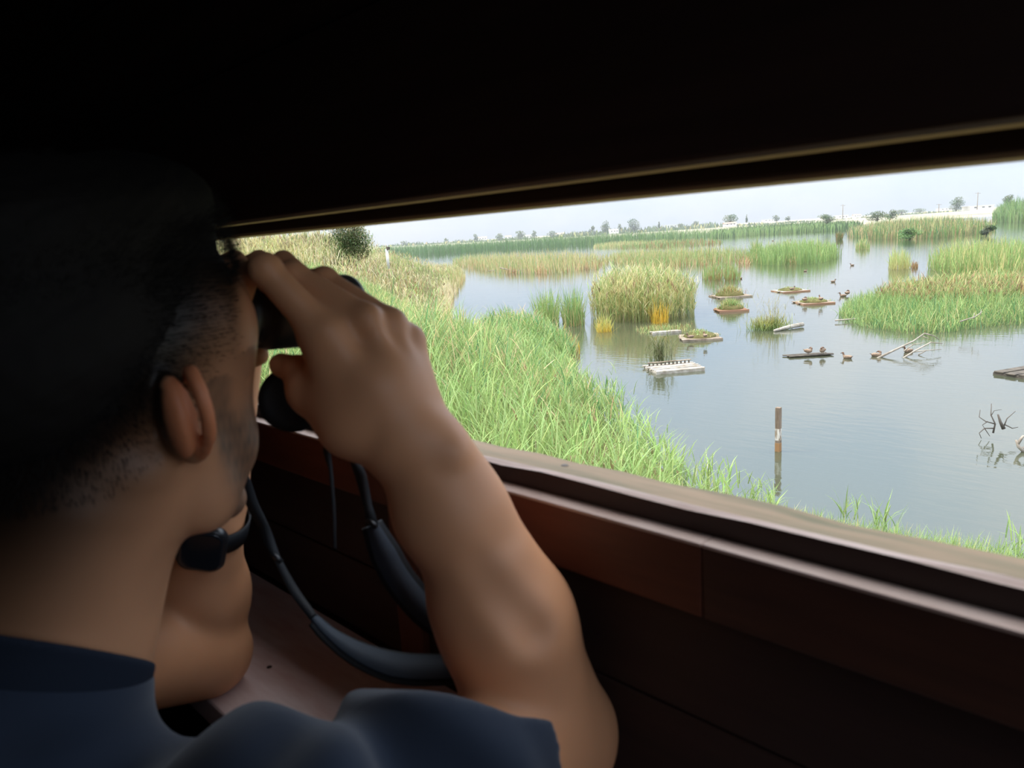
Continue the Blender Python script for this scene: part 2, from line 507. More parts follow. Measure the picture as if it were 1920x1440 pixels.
WR = P(785, 845, 0.525)
EL = P(1036, 1362, 0.575)
SH = P(548, 1575, 0.415)
UE = P(1040, 1395, 0.572)
MCP = [P(610, 628, 0.508), P(682, 602, 0.518), P(729, 610, 0.535), P(764, 640, 0.548)]
PIP = [P(497, 506, 0.500), P(549, 520, 0.528), P(607, 528, 0.556), P(672, 572, 0.580)]
DIP = [P(462, 515, 0.525), P(512, 516, 0.556), P(570, 524, 0.585), P(636, 562, 0.603)]
TIP = [P(452, 560, 0.538), P(498, 552, 0.570), P(553, 560, 0.600), P(612, 590, 0.615)]
THB = [P(662, 792, 0.522), P(588, 732, 0.535), P(562, 696, 0.545), P(527, 684, 0.556)]
# left arm
ELl = P(366, 1206, 0.80)
WRl = P(394, 985, 0.725)
NK0 = H(0, -0.035, -0.05)
NB = P(72, 1225, 0.475)
NAX = (NB - NK0) / np.linalg.norm(NB - NK0)                    # down the neck
SHl = NB - hr * 0.165 + np.array([0, 0, -0.06]) + hf * 0.03
EYE_R = H(0.033, 0.100, 0.034)                                # rear of the right barrel, at the eye
OBJ_R = P(652, 578, 0.640)
bax = OBJ_R - EYE_R; BLEN = np.linalg.norm(bax); bax /= BLEN
bri = np.cross(bax, [0, 0, 1.0]); bri /= np.linalg.norm(bri); bup = np.cross(bri, bax)
EYE_L = EYE_R - bri * 0.066

skin = Sculpt((-1.12, -0.26, -0.58), (-0.28, 0.46, 0.16), 0.0024)
# --- head
skin.ell(H(0, -0.012, 0.045), (0.076, 0.098, 0.086), HFR, 0.01)            # cranium
skin.ell(H(0, 0.048, 0.078), (0.064, 0.046, 0.050), HFR, 0.02)             # upper forehead
skin.ell(H(0, 0.032, 0.038), (0.076, 0.074, 0.076), HFR, 0.02)             # forehead
skin.ell(H(0, 0.028, -0.020), (0.066, 0.064, 0.082), HFR, 0.02)            # mid face
FZ = 0.026                                                    # eye level above the ear centre
for sx in (-1, 1):
    skin.ell(H(sx * 0.044, 0.052, -0.022 + FZ), (0.028, 0.030, 0.030), HFR, 0.02)   # cheekbone
    skin.ell(H(sx * 0.058, 0.056, 0.012 + FZ), (0.021, 0.028, 0.028), HFR, 0.02)    # orbit rim
    skin.ell(H(sx * 0.046, 0.046, -0.045), (0.024, 0.030, 0.034), HFR, 0.02)        # cheek
    skin.cone(H(sx * 0.055, 0.002, -0.035), H(sx * 0.050, 0.012, -0.074), 0.017, 0.017, 0.02)
    skin.cone(H(sx * 0.050, 0.012, -0.074), H(sx * 0.016, 0.076, -0.106), 0.018, 0.016, 0.02)  # jaw
    skin.cone(H(sx * 0.010, 0.090, 0.022 + FZ), H(sx * 0.046, 0.076, 0.024 + FZ), 0.010, 0.008, 0.012)   # brow
    skin.ell(H(sx * 0.032, 0.089, 0.004 + FZ), (0.016, 0.010, 0.011), HFR, 0.01, 'sub')             # eye socket
    skin.ell(H(sx * 0.032, 0.078, 0.003 + FZ), (0.013, 0.013, 0.012), HFR, 0.003)                   # lidded eye
skin.cone(H(0, 0.090, 0.012 + FZ), H(0, 0.112, -0.030 + FZ), 0.008, 0.011, 0.010)     # nose
for sx in (-1, 1): skin.ell(H(sx * 0.012, 0.100, -0.034 + FZ), (0.008, 0.010, 0.008), HFR, 0.006)
skin.ell(H(0, 0.076, -0.102), (0.020, 0.016, 0.018), HFR, 0.012)            # chin
skin.ell(H(0, 0.088, -0.040), (0.024, 0.010, 0.007), HFR, 0.006)            # upper lip
skin.ell(H(0, 0.086, -0.055), (0.020, 0.010, 0.007), HFR, 0.006)            # lower lip
# ears: a flared, rounded shell with rim, hollow and lobe
for sx in (-1, 1):
    def E_(y, z, out): return H(sx * (0.069 + 1.45 * out), y - 0.017 - 0.10 * z, z * 0.84 - 0.002)
    en = hr * sx * 0.60 + hf * 0.80; et = -hr * sx * 0.80 + hf * 0.60
    ef = np.stack([en, et, hu])                               # normal of the flared shell, its fore axis, up
    skin.ell(E_(-0.007, 0.002, 0.009) - en * 0.0045, (0.0095, 0.0200, 0.0262), ef, 0.006)
    skin.ell(E_(-0.003, -0.002, 0.014) + en * 0.0105, (0.0085, 0.0105, 0.0165), ef, 0.003, 'sub')
    rim = [E_(0.006, 0.012, 0.004), E_(0.003, 0.027, 0.010), E_(-0.007, 0.0335, 0.017), E_(-0.014, 0.025, 0.0225), E_(-0.017, 0.007, 0.0245),
           E_(-0.015, -0.011, 0.021), E_(-0.008, -0.026, 0.012), E_(-0.001, -0.031, 0.005)]
    rim = [np.array(p) + en * 0.002 for p in spline(rim, 20)]
    skin.chain(rim, list(np.interp(np.linspace(0, 1, 20), [0, .3, .8, 1], [.0032, .0036, .0036, .0050])), 0.003)
    skin.chain([E_(-0.009, 0.018, 0.013), E_(-0.010, 0.004, 0.0145), E_(-0.007, -0.012, 0.012)], [.0028, .0028, .0028], 0.003)
    skin.ell(E_(0.006, -0.003, 0.006), (0.004, 0.005, 0.007), HFR, 0.003)   # tragus
    skin.ell(E_(-0.002, -0.029, 0.006), (0.0055, 0.008, 0.008), HFR, 0.004) # lobe
# --- neck
skin.cone(NK0, NB, 0.053, 0.058, 0.025)
skin.cone(H(0, -0.006, -0.070), NB + hf * 0.010 - hu * 0.04, 0.038, 0.046, 0.02)
skin.cone(H(0.048, -0.030, -0.035), NB + hf * 0.040 + hr * 0.006 - hu * 0.03, 0.015, 0.014, 0.022)
skin.cone(NB, NB + NAX * 0.10, 0.057, 0.056, 0.02)
skin.cone(NB - hu * 0.15, SH, 0.032, 0.046, 0.02)
skin.cone(NB - hu * 0.15, SHl, 0.032, 0.050, 0.02)
skin.ell(NB - hu * 0.22, (0.11, 0.070, 0.11), HFR, 0.03)
# --- right arm
fa = (EL - WR); fal = np.linalg.norm(fa); fa = fa / fal
side = np.cross(fa, CF); side /= np.linalg.norm(side)         # across the forearm as seen
if side @ CR < 0: side = -side
def FA(t, s=0.0, f=0.0): return WR + fa * fal * t + side * s + CF * f
skin.cone(SH, UE, 0.054, 0.045, 0.015)
skin.cone(FA(-0.02), FA(0.20), 0.0245, 0.030, 0.02, flat=side, ff=1.24)
skin.cone(FA(0.20), FA(0.62, 0.004), 0.030, 0.0435, 0.02, flat=side, ff=1.10)
skin.cone(FA(0.62, 0.004), FA(1.0, 0.002), 0.0435, 0.041, 0.02, flat=side, ff=1.06)
skin.cone(FA(0.42, 0.012, -0.006), FA(0.92, 0.010, -0.006), 0.025, 0.030, 0.010)       # outer muscle
skin.cone(FA(0.50, -0.016, 0.0), FA(0.95, -0.016, 0.006), 0.026, 0.030, 0.02)         # inner muscle
skin.cone(FA(0.02, 0.019, 0.0), FA(0.55, 0.034, 0.004), 0.012, 0.012, 0.02)            # ulna edge
skin.cone(FA(0.40, 0.010, -0.052), FA(0.62, 0.026, -0.050), 0.008, 0.007, 0.022, 'sub')   # groove between the muscles
skin.ell(FA(0.045, 0.0225, -0.012), (0.010, 0.010, 0.010), None, 0.012)               # ulna head
skin.ell(FA(1.03, 0.012, 0.010), (0.025, 0.025, 0.025), None, 0.02)                   # elbow point
# --- right hand
hn = np.cross(MCP[3] - MCP[0], WR - MCP[1]); hn /= np.linalg.norm(hn)
if hn @ CF > 0: hn = -hn                                      # back of the hand, towards the viewer
for i, mc in enumerate(MCP):
    wbase = WR + (MCP[i] - MCP[1]) * 0.34 + (MCP[1] - WR) * 0.10
    skin.cone(wbase, mc, 0.0160, 0.0105, 0.012)
    skin.cone(wbase - hn * 0.010, mc - hn * 0.009, 0.016, 0.011, 0.012)
    skin.ell(mc + hn * 0.0035, (0.0102, 0.0102, 0.0102), None, 0.007)
    skin.cone(wbase * 0.6 + mc * 0.4 + hn * 0.0120, mc + hn * 0.0085, 0.0022, 0.0032, 0.010)
skin.cone(WR - hn * 0.004, (WR + MCP[1]) * 0.5 - hn * 0.006, 0.025, 0.026, 0.015)
skin.cone(WR + (MCP[3] - WR) * 0.15 - hn * 0.008, MCP[3] - hn * 0.010 + (WR - MCP[3]) * 0.15, 0.017, 0.013, 0.014)
frad = [(0.0125, 0.0105, 0.0092, 0.0078), (0.0125, 0.0107, 0.0094, 0.0080), (0.0120, 0.0100, 0.0088, 0.0076), (0.0105, 0.0088, 0.0080, 0.0070)]
for i in range(4):
    skin.cone(MCP[i], PIP[i], frad[i][0], frad[i][1], 0.0045)
    skin.cone(PIP[i], DIP[i], frad[i][1], frad[i][2], 0.0035)
    skin.cone(DIP[i], TIP[i], frad[i][2], frad[i][3], 0.0035)
    skin.ell(PIP[i] + hn * 0.0015, (0.0108, 0.0108, 0.0108), None, 0.004)
for i in range(3):                                            # web between the fingers
    a = (MCP[i] + MCP[i + 1]) / 2; b = (PIP[i] + PIP[i + 1]) / 2
    skin.cone(a - hn * 0.004, a * 0.72 + b * 0.28 - hn * 0.006, 0.009, 0.006, 0.008)
skin.cone(WR + (THB[0] - WR) * 0.45, THB[0], 0.022, 0.021, 0.015)
skin.cone(THB[0], MCP[0] - hn * 0.004, 0.020, 0.014, 0.014)
skin.cone(THB[0], THB[1], 0.021, 0.0145, 0.014)
skin.cone(THB[1], THB[2], 0.0135, 0.0115, 0.006)
skin.cone(THB[2], THB[3], 0.0115, 0.0090, 0.004)
skin.cone(THB[1], (MCP[0] + WR) * 0.5, 0.014, 0.018, 0.02)
# --- left arm and hand (mostly behind the face)
skin.cone(SHl, P(386, 1222, 0.775), 0.056, 0.047, 0.005)
skin.cone(ELl, ELl * 0.55 + WRl * 0.45, 0.047, 0.046, 0.008)
skin.cone(ELl * 0.6 + WRl * 0.4, WRl, 0.044, 0.030, 0.02)
skin.ell(ELl + np.array([0, 0, -0.018]), (0.028, 0.028, 0.026), None, 0.015)
LB = EYE_L + bax * 0.055                                      # middle of the left barrel
lm = [LB - bri * (0.048) + bax * d - bup * 0.004 for d in (-0.034, -0.010, 0.014, 0.036)]
for i, mc in enumerate(lm):
    wb = WRl + (mc - lm[1]) * 0.45 + (lm[1] - WRl) * 0.12
    skin.cone(wb, mc, 0.017, 0.0125, 0.014)
    c_ = LB + bax * (-0.034 + 0.024 * i)
    pp = c_ + bup * 0.036 - bri * 0.024; dd = c_ + bup * 0.042 + bri * 0.004; tt = c_ + bup * 0.036 + bri * 0.020
    skin.chain([mc, pp, dd, tt], [0.012, 0.0102, 0.009, 0.0076], 0.004)
skin.cone(WRl, (WRl + lm[1]) / 2, 0.026, 0.028, 0.015)
lt = [WRl * 0.6 + lm[0] * 0.4 + bri * 0.02, LB - bup * 0.035 - bax * 0.03 - bri * 0.02, LB - bup * 0.042 - bax * 0.015 + bri * 0.004, LB - bup * 0.037 - bax * 0.005 + bri * 0.022]
skin.chain(lt, [0.017, 0.013, 0.0112, 0.009], 0.008)
sv, sq = skin.mesh()

# --- skin tint: tan skin, stubble on the jaw, close-cropped fade round the sides
loc = (sv - HC) @ HFR.T                                       # head coordinates
tint = np.empty((len(sv), 3), np.float32); tint[:] = (0.62, 0.300, 0.155)
nz = sin_noise(sv, 55.0, 1)[:, None]
tint *= 1 + 0.07 * nz + 0.05 * sin_noise(sv, 210.0, 2)[:, None]
inhead = smooth(0.20, 0.16, np.linalg.norm(loc - [0, 0, 0.0], axis=1))
scalp = smooth(1.14, 1.06, np.linalg.norm((loc - [0, 0.005, 0.045]) / [0.080, 0.108, 0.092], axis=1) * np.where(loc[:, 2] < 0.02, 0.9, 1))
scalp = np.where(loc[:, 2] < 0.0, inhead * (loc[:, 1] < 0.05), scalp)
ax_ = np.abs(loc[:, 0])
earm = smooth(0.0800, 0.0860, ax_) * (np.abs(loc[:, 1] + 0.023) < 0.040) * (np.abs(loc[:, 2]) < 0.045)
# stubble: jaw line and chin, in front of the ear and below the mouth corners
jaw = smooth(-0.005, -0.040, loc[:, 2]) * smooth(0.000, 0.030, loc[:, 1]) * smooth(-0.155, -0.125, loc[:, 2] - 0.2 * loc[:, 1])
side_b = smooth(0.006, 0.016, loc[:, 1]) * smooth(0.040, 0.026, loc[:, 1]) * smooth(0.05, 0.02, loc[:, 2]) * smooth(-0.06, -0.02, loc[:, 2])
mus = np.exp(-((loc[:, 2] + 0.031) / 0.008) ** 2) * smooth(0.07, 0.085, loc[:, 1]) * (ax_ < 0.03)
stub = np.clip(jaw * 1.0 + side_b * 0.7 + mus * 0.9, 0, 1) * (np.linalg.norm((loc - [0, 0.030, -0.045]) / [0.080, 0.085, 0.100], axis=1) < 1.08) * (1 - earm)
speck = 0.75 + 0.25 * np.clip(sin_noise(sv, 900.0, 4), -1, 1)
tint = tint * (1 - (stub * speck)[:, None] * np.array([0.80, 0.73, 0.64]))
# hairline: runs from the temple diagonally down behind the ear to the nape
hl = loc[:, 2] - (0.052 + 0.95 * np.clip(loc[:, 1], -0.2, 0.03)) + 0.012 * sin_noise(sv, 40, 5)
front = smooth(0.104, 0.084, loc[:, 1] - 0.25 * np.clip(loc[:, 2] - 0.075, 0, 1) + 0.55 * np.clip(0.075 - loc[:, 2], 0, 0.05))
fade = smooth(-0.105, 0.006, hl) ** 0.8 * front * scalp * (1 - earm)
tint = tint * (1 - fade[:, None] * np.array([0.985, 0.982, 0.978]))
lips = np.exp(-((loc[:, 2] + 0.048) / 0.009) ** 2) * (loc[:, 1] > 0.084) * (ax_ < 0.024)
tint = tint * (1 - lips[:, None] * np.array([0.1, 0.35, 0.3]))
brow = np.exp(-((loc[:, 2] - 0.052) / 0.005) ** 2) * (loc[:, 1] > 0.066) * (ax_ > 0.010) * (ax_ < 0.05)
tint = tint * (1 - brow[:, None] * 0.85)
tint = tint * (1 + earm[:, None] * np.array([0.0, -0.25, -0.32]))
M['skin'] = mat('tan_skin', (0.46, 0.25, 0.14), 0.48, 0.36, attr='tint', bump=((260, 260, 260), 0.12, 0.0006))
_b = M['skin'].node_tree.nodes['Principled BSDF']
_b.inputs['Subsurface Weight'].default_value = 0.12
_b.inputs['Subsurface Radius'].default_value = (0.008, 0.003, 0.0015)
_b.inputs['Subsurface Scale'].default_value = 1.0
person = link('person', np_mesh('person', sv, sq, colors=tint), M['skin'], smooth=True)
tag(person, 'man with short dark hair in a navy t-shirt looking through black binoculars at the slot', 'person')

# --- hair: cropped cap that thickens upward, and a pelt of short strands
hs = Sculpt(HC - 0.18, HC + 0.18, 0.0026)
hs.ell(H(0, -0.012, 0.045), (0.076, 0.098, 0.086), HFR, 0.01)
hs.ell(H(0, 0.032, 0.038), (0.076, 0.074, 0.076), HFR, 0.02)
hs.ell(H(0, 0.048, 0.078), (0.064, 0.046, 0.050), HFR, 0.02)
_g = np.stack(np.meshgrid(*hs.ax, indexing='ij'), -1).reshape(-1, 3) - HC
_l = _g @ HFR.T.astype(np.float32)
_hl = _l[:, 2] - (0.052 + 0.95 * np.clip(_l[:, 1], -0.2, 0.03))
_fr = smooth(0.112, 0.086, _l[:, 1] - 0.25 * np.clip(_l[:, 2] - 0.075, 0, 1) + 0.55 * np.clip(0.075 - _l[:, 2], 0, 0.05))
_th = -0.0035 + _fr * (0.0050 * smooth(-0.025, 0.030, _hl) + 0.008 * smooth(0.015, 0.07, _hl) + 0.018 * smooth(0.080, 0.135, _l[:, 2]))
hs.d -= _th.reshape(hs.d.shape).astype(np.float32)
hv, hq = hs.mesh()
hv = hv + ((hv - HC) / np.linalg.norm(hv - HC, axis=1)[:, None]) * (0.0010 * sin_noise(hv, 300, 8) + 0.0008 * sin_noise(hv, 800, 9))[:, None]
M['hair'] = mat('black_brown_hair', (0.007, 0.006, 0.0055), 0.75, 0.2)
hair = child('hair', np_mesh('hair', hv, hq), M['hair'], person, True)

# ------------------------------------------------------------------ clothes
def flow_folds(p, axis, f, seed):
    """folds that run round a limb"""
    r = np.random.default_rng(seed)
    t = p @ axis
    a = sin_noise(p, 14, seed + 50) * 2.2
    return np.sin(t * f + a) * 0.6 + np.sin(t * f * 1.7 + 2.1 * a + 1.3) * 0.4

M['navy'] = mat('navy_cotton_jersey', (0.017, 0.026, 0.046), 0.85, 0.25, bump=((900, 900, 900), 0.25, 0.0005))
M['navy'].node_tree.nodes['Principled BSDF'].inputs['Sheen Weight'].default_value = 0.25
M['rib'] = mat('navy_ribbed_collar', (0.013, 0.019, 0.033), 0.85, 0.25, bump=((1400, 1400, 40), 0.4, 0.0008))
zdn = np.array([0, 0, 1.0])
cap_n = hu * 0.72 + hf * 0.70                                   # collar plane: high at the nape, low at the throat
cap_n = cap_n / np.linalg.norm(cap_n)
cap_p = P(190, 1243, 0.452)
ts = Sculpt((-1.02, -0.34, -0.72), (-0.20, 0.42, -0.10), 0.0030)
ts.cone(NB + NAX * 0.03, NB + NAX * 0.12, 0.067, 0.070, 0.02)
ts.cone(NB - hf * 0.025 - hu * 0.03, NB - hf * 0.07 - hu * 0.17, 0.070, 0.10, 0.03)
ts.cone(NB - hu * 0.135, SH, 0.046, 0.056, 0.03)
ts.cone(NB - hu * 0.135, SHl, 0.046, 0.060, 0.03)
ts.ell(NB - hf * 0.01 - zdn * 0.24, (0.165, 0.105, 0.14), HFR, 0.05)
ts.ell(NB - hf * 0.06 - zdn * 0.33, (0.165, 0.120, 0.22), HFR, 0.05)
uax = UE - SH; ul = np.linalg.norm(uax); uax = uax / ul
so = CU * 0.030 - CF * 0.012
ts.cone(SH, SH + uax * ul * 0.40 + so * 0.3, 0.062, 0.063, 0.03)
ts.cone(SH + uax * ul * 0.40 + so * 0.3, SH + uax * ul * 0.62 + so, 0.063, 0.067, 0.02)
ts.cone(SH + uax * ul * 0.60 + so, SH + uax * ul * 0.95 + so, 0.066, 0.068, 0.02)
uaxl = ELl - SHl; ull = np.linalg.norm(uaxl); uaxl = uaxl / ull
ts.cone(SHl, SHl + uaxl * ull * 0.62, 0.063, 0.062, 0.03)
ts.cut_plane(cap_p, cap_n, k=0.003)
hem = SH + uax * ul * 0.635
hemn = uax + 0.12 * CU
ts.cut_plane(hem, hemn, hem - 0.11, hem + 0.11)
ts.cone(SH + uax * ul * 0.60 + so, SH + uax * ul * 1.1 + so, 0.0585, 0.0655, 0.0, 'sub')    # sleeve is open
heml = SHl + uaxl * ull * 0.50
ts.cut_plane(heml, uaxl, heml - 0.10, heml + 0.10)
ts.cone(SHl + uaxl * ull * 0.40, SHl + uaxl * ull * 0.7, 0.058, 0.058, 0.0, 'sub')
for (a, b, ra, rb) in ((NK0, NB, 0.058, 0.064), (NB - NAX * 0.02, NB + NAX * 0.03, 0.064, 0.062)):
    ts.cone(a, b, ra, rb, 0.0, 'sub')
tv, tq = ts.mesh()
nrm = np.zeros_like(tv)
fn = np.cross(tv[tq[:, 1]] - tv[tq[:, 0]], tv[tq[:, 2]] - tv[tq[:, 0]])
for k in range(4): np.add.at(nrm, tq[:, k], fn)
nrm /= np.linalg.norm(nrm, axis=1)[:, None] + 1e-9
su = (tv - SH) @ uax
onarm = smooth(-0.01, 0.05, su) * (np.linalg.norm(tv - SH - su[:, None] * uax, axis=1) < 0.11)
tors = 1 - onarm
disp = onarm * 0.0070 * flow_folds(tv, uax * 0.75 + 0.65 * CU, 75, 3) + tors * (0.0085 * flow_folds(tv, hr * 0.8 - hu * 0.5, 60, 5) + 0.006 * sin_noise(tv, 55, 6))
crease = np.exp(-((su - 0.035) / 0.014) ** 2) * 0.007 - np.exp(-((su - 0.0) / 0.018) ** 2) * 0.006
near = np.linalg.norm(tv - SH - su[:, None] * uax, axis=1) < 0.12
disp = disp - crease * near
keep = smooth(0.010, 0.035, np.abs((tv - hem) @ (hemn / np.linalg.norm(hemn))))
keep2 = np.maximum(smooth(0.025, 0.075, -((tv - cap_p) @ cap_n)), smooth(0.105, 0.15, np.linalg.norm(tv - NB - NAX * 0.05, axis=1)))
tv = tv + nrm * (disp * (0.15 + 0.85 * keep) * keep2)[:, None]
shirt = child('t_shirt', np_mesh('t_shirt', tv, tq), M['navy'], person, True)
# hem band of the sleeve
cs = Sculpt(cap_p - 0.22, cap_p + 0.16, 0.0022)
for (a, b, ra, rb) in ((NK0, NB, 0.063, 0.068), (NB, NB + NAX * 0.07, 0.068, 0.074)): cs.cone(a, b, ra, rb, 0.01)
cs.cut_plane(cap_p + cap_n * 0.006, cap_n, k=0.003)
cs.cut_plane(cap_p - cap_n * 0.030, -cap_n, k=0.002)
for (a, b, ra, rb) in ((NK0, NB, 0.0575, 0.0625), (NB, NB + NAX * 0.07, 0.0625, 0.068)): cs.cone(a, b, ra, rb, 0.0, 'sub')
cv_, cq_ = cs.mesh()
child('collar', np_mesh('collar', cv_, cq_), M['rib'], person, True)

# trousers and shoes below the shelf, seated on a bench
hipC = NB - hf * 0.22 + np.array([0, 0, -0.36])
hipC[2] = -0.655
M['denim'] = mat('dark_trousers', (0.02, 0.022, 0.028), 0.85, 0.2, bump=((700, 700, 700), 0.2, 0.0008))
tr = Sculpt(hipC - [0.36, 0.36, 0.54], hipC + [0.30, 0.72, 0.20], 0.009)
tr.ell(hipC, (0.17, 0.13, 0.10), HFR, 0.03)
M['shoe'] = mat('black_shoe_leather', (0.015, 0.014, 0.014), 0.5, 0.4)
M['sole'] = mat('grey_shoe_sole', (0.06, 0.06, 0.06), 0.8, 0.3)
feet = []
for sx in (-1, 1):
    hip = hipC + hr * sx * 0.09
    knee = hip + hf * 0.36 + hr * sx * 0.03; knee[2] = -0.63
    ank = knee + hf * 0.02; ank[2] = ZF + 0.10
    tr.cone(hip, knee, 0.085, 0.062, 0.03); tr.cone(knee, ank, 0.062, 0.052, 0.02)
    feet.append(ank)
v_, q_ = tr.mesh()
child('trousers', np_mesh('trousers', v_, q_), M['denim'], person, True)
for ank in feet:
    fs = Sculpt(ank - [0.22, 0.22, 0.12], ank + [0.22, 0.28, 0.10], 0.007)
    base = np.array([ank[0], ank[1], ZF + 0.045])
    fs.cone(base - hf * 0.05, base + hf * 0.15, 0.043, 0.034, 0.02, flat=hu, ff=0.85); fs.cone(ank + [0, 0, 0.02], base, 0.045, 0.043, 0.02)
    fs.cut_plane(base - [0, 0, 0.043], (0, 0, -1))
    v_, q_ = fs.mesh()
    sh_ = child('shoe', np_mesh('shoe', v_, q_), M['shoe'], person, True)

# bench behind the shelf
bench = empty('bench', (0, 0, ZF))
tag(bench, 'plain dark wooden bench the man sits on, behind the elbow shelf', 'bench')
zs = -0.757
by = hipC[1]
for i in range(2):
    child('seat_plank', box_me('seat_plank', -1.9, 0.8, by - 0.17 + i * 0.165, by - 0.01 + i * 0.165, zs - 0.035, zs, 0.004), M['wood_dark'], bench)
for x in (-1.7, -0.95, 0.0, 0.7):
    for dy in (-0.13, 0.10):
        child('leg', box_me('leg', x - 0.03, x + 0.03, by + dy - 0.025, by + dy + 0.025, ZF, zs - 0.035, 0.003), M['wood_dark'], bench)

# ------------------------------------------------------------------ hair strands: short pelt along the hairline and crown
r = np.random.default_rng(12)
cand = np.nonzero((fade > 0.35) & (loc[:, 2] > -0.05) & (np.linalg.norm((loc - [0, -0.005, 0.04]) / [0.085, 0.108, 0.10], axis=1) < 1.08) & (loc[:, 1] < 0.09))[0]
pick = r.choice(cand, 30000, replace=True)
wgt = r.uniform(0, 1, len(pick)) < fade[pick] ** 2
pick = pick[wgt]
bv = sv[pick]; out = (bv - H(0, 0, 0.03)); out /= np.linalg.norm(out, axis=1)[:, None]
top = smooth(0.05, 0.11, loc[pick, 2]) 
ln = 0.0012 + 0.0035 * fade[pick] ** 2 + 0.012 * top + r.uniform(0, 0.002, len(pick))
dirv = out + r.normal(0, 0.25, bv.shape) + (hf * 0.35 - hu * 0.25 * (1 - 0)) * 1.0
dirv /= np.linalg.norm(dirv, axis=1)[:, None]
# on the crown start from the cap surface
base = bv + out * (0.012 * top)[:, None]
sd = np.cross(dirv, r.normal(0, 1, bv.shape)); sd /= np.linalg.norm(sd, axis=1)[:, None]
w_ = 0.00022
V = np.stack([base - sd * w_, base + sd * w_, base + dirv * ln[:, None]], 1).reshape(-1, 3)
T = np.arange(len(V)).reshape(-1, 3)
tuft = child('cropped_strands', np_mesh('cropped_strands', V, None, T), M['hair'], hair)
tag(tuft, kind='stuff')

# ------------------------------------------------------------------ binoculars
M['rubber'] = mat('black_rubber_armour', (0.012, 0.015, 0.017), 0.42, 0.5, bump=((1500, 1500, 1500), 0.15, 0.0004))
M['blackm'] = mat('satin_black_metal', (0.016, 0.017, 0.019), 0.3, 0.5)
M['lens'] = mat('coated_lens_glass', (0.01, 0.02, 0.03), 0.04, 0.8)
bino = empty('binoculars', EYE_R * 0.5 + EYE_L * 0.5 + bax * BLEN * 0.5)
tag(bino, 'black rubber-armoured binoculars held to the face, with straps hanging down', 'binoculars')
for o_ in (EYE_R, EYE_L):
    pr = [(0.022, 0.0185), (0.024, 0.0265), (0.030, 0.0290), (0.062, 0.0295), (0.082, 0.0285), (0.092, 0.0262), (BLEN - 0.024, 0.0270), (BLEN - 0.022, 0.0285), (BLEN - 0.003, 0.0292), (BLEN, 0.0285), (BLEN, 0.0240), (BLEN - 0.008, 0.0232)]
    b = child('barrel', lathe_me('barrel', pr, o_, bax, 40), M['rubber'], bino, True)
    child('objective_lens', lathe_me('objective_lens', [(BLEN - 0.009, 0.0234), (BLEN - 0.0075, 0.014), (BLEN - 0.007, 0.0)], o_, bax, 32), M['lens'], b, True)
    e_ = child('eyecup', lathe_me('eyecup', [(0.004, 0.0135), (0.0, 0.0165), (-0.001, 0.0210), (0.002, 0.0235), (0.014, 0.0240), (0.016, 0.0218), (0.019, 0.0218), (0.021, 0.0235), (0.026, 0.0235)], o_, bax, 36), M['rubber'], bino, True)
    child('eyepiece_lens', lathe_me('eyepiece_lens', [(0.006, 0.0138), (0.0055, 0.0)], o_, bax, 24), M['lens'], e_, True)
mid = (EYE_R + EYE_L) / 2
child('bridge', tube_me('bridge', [mid + bax * 0.040, mid + bax * 0.044, mid + bax * 0.090, mid + bax * 0.094], [0.010, 0.014, 0.014, 0.010], 20), M['rubber'], bino, True)
child('hinge_arm', tube_me('hinge_arm', [EYE_R + bax * 0.06 + bup * 0.006, EYE_L + bax * 0.06 + bup * 0.006], 0.012, 14), M['rubber'], bino, True)
fw = lathe_me('focus_wheel', [(0.026, 0.004), (0.026, 0.0115), (0.028, 0.0125), (0.036, 0.0125), (0.038, 0.0115), (0.040, 0.004)], mid + bup * 0.004, bax, 28)
child('focus_wheel', fw, M['blackm'], bino)
LUG_R = EYE_R + bax * 0.066 + bri * 0.027 - bup * 0.010
LUG_L = EYE_L + bax * 0.066 - bri * 0.027 - bup * 0.010
for lg in (LUG_R, LUG_L):
    child('strap_lug', tube_me('strap_lug', [lg - bax * 0.006, lg + bax * 0.006], 0.004, 10), M['blackm'], bino, True)
# loose lens cover hanging from the front of the left barrel
cc = P(549, 749, 0.585); cn = -CF + 0.25 * CR + 0.1 * CU; cn /= np.linalg.norm(cn)
M['cap'] = mat('matt_black_rubber', (0.006, 0.006, 0.007), 0.7, 0.3)
cap = child('lens_cover', lathe_me('lens_cover', [(-0.009, 0.0225), (-0.009, 0.0255), (0.003, 0.0262), (0.006, 0.0245), (0.0065, 0.019), (0.0055, 0.018), (0.0055, 0.0)], cc, cn, 40), M['cap'], bino, True)
tp = spline([EYE_L + bax * (BLEN - 0.012) - bup * 0.028, EYE_L * 0.5 + cc * 0.5 + bax * 0.07, cc + CU * 0.025 - cn * 0.004], 8)
child('cover_tether', tube_me('cover_tether', tp, 0.0018, 8), M['rubber'], cap, True)

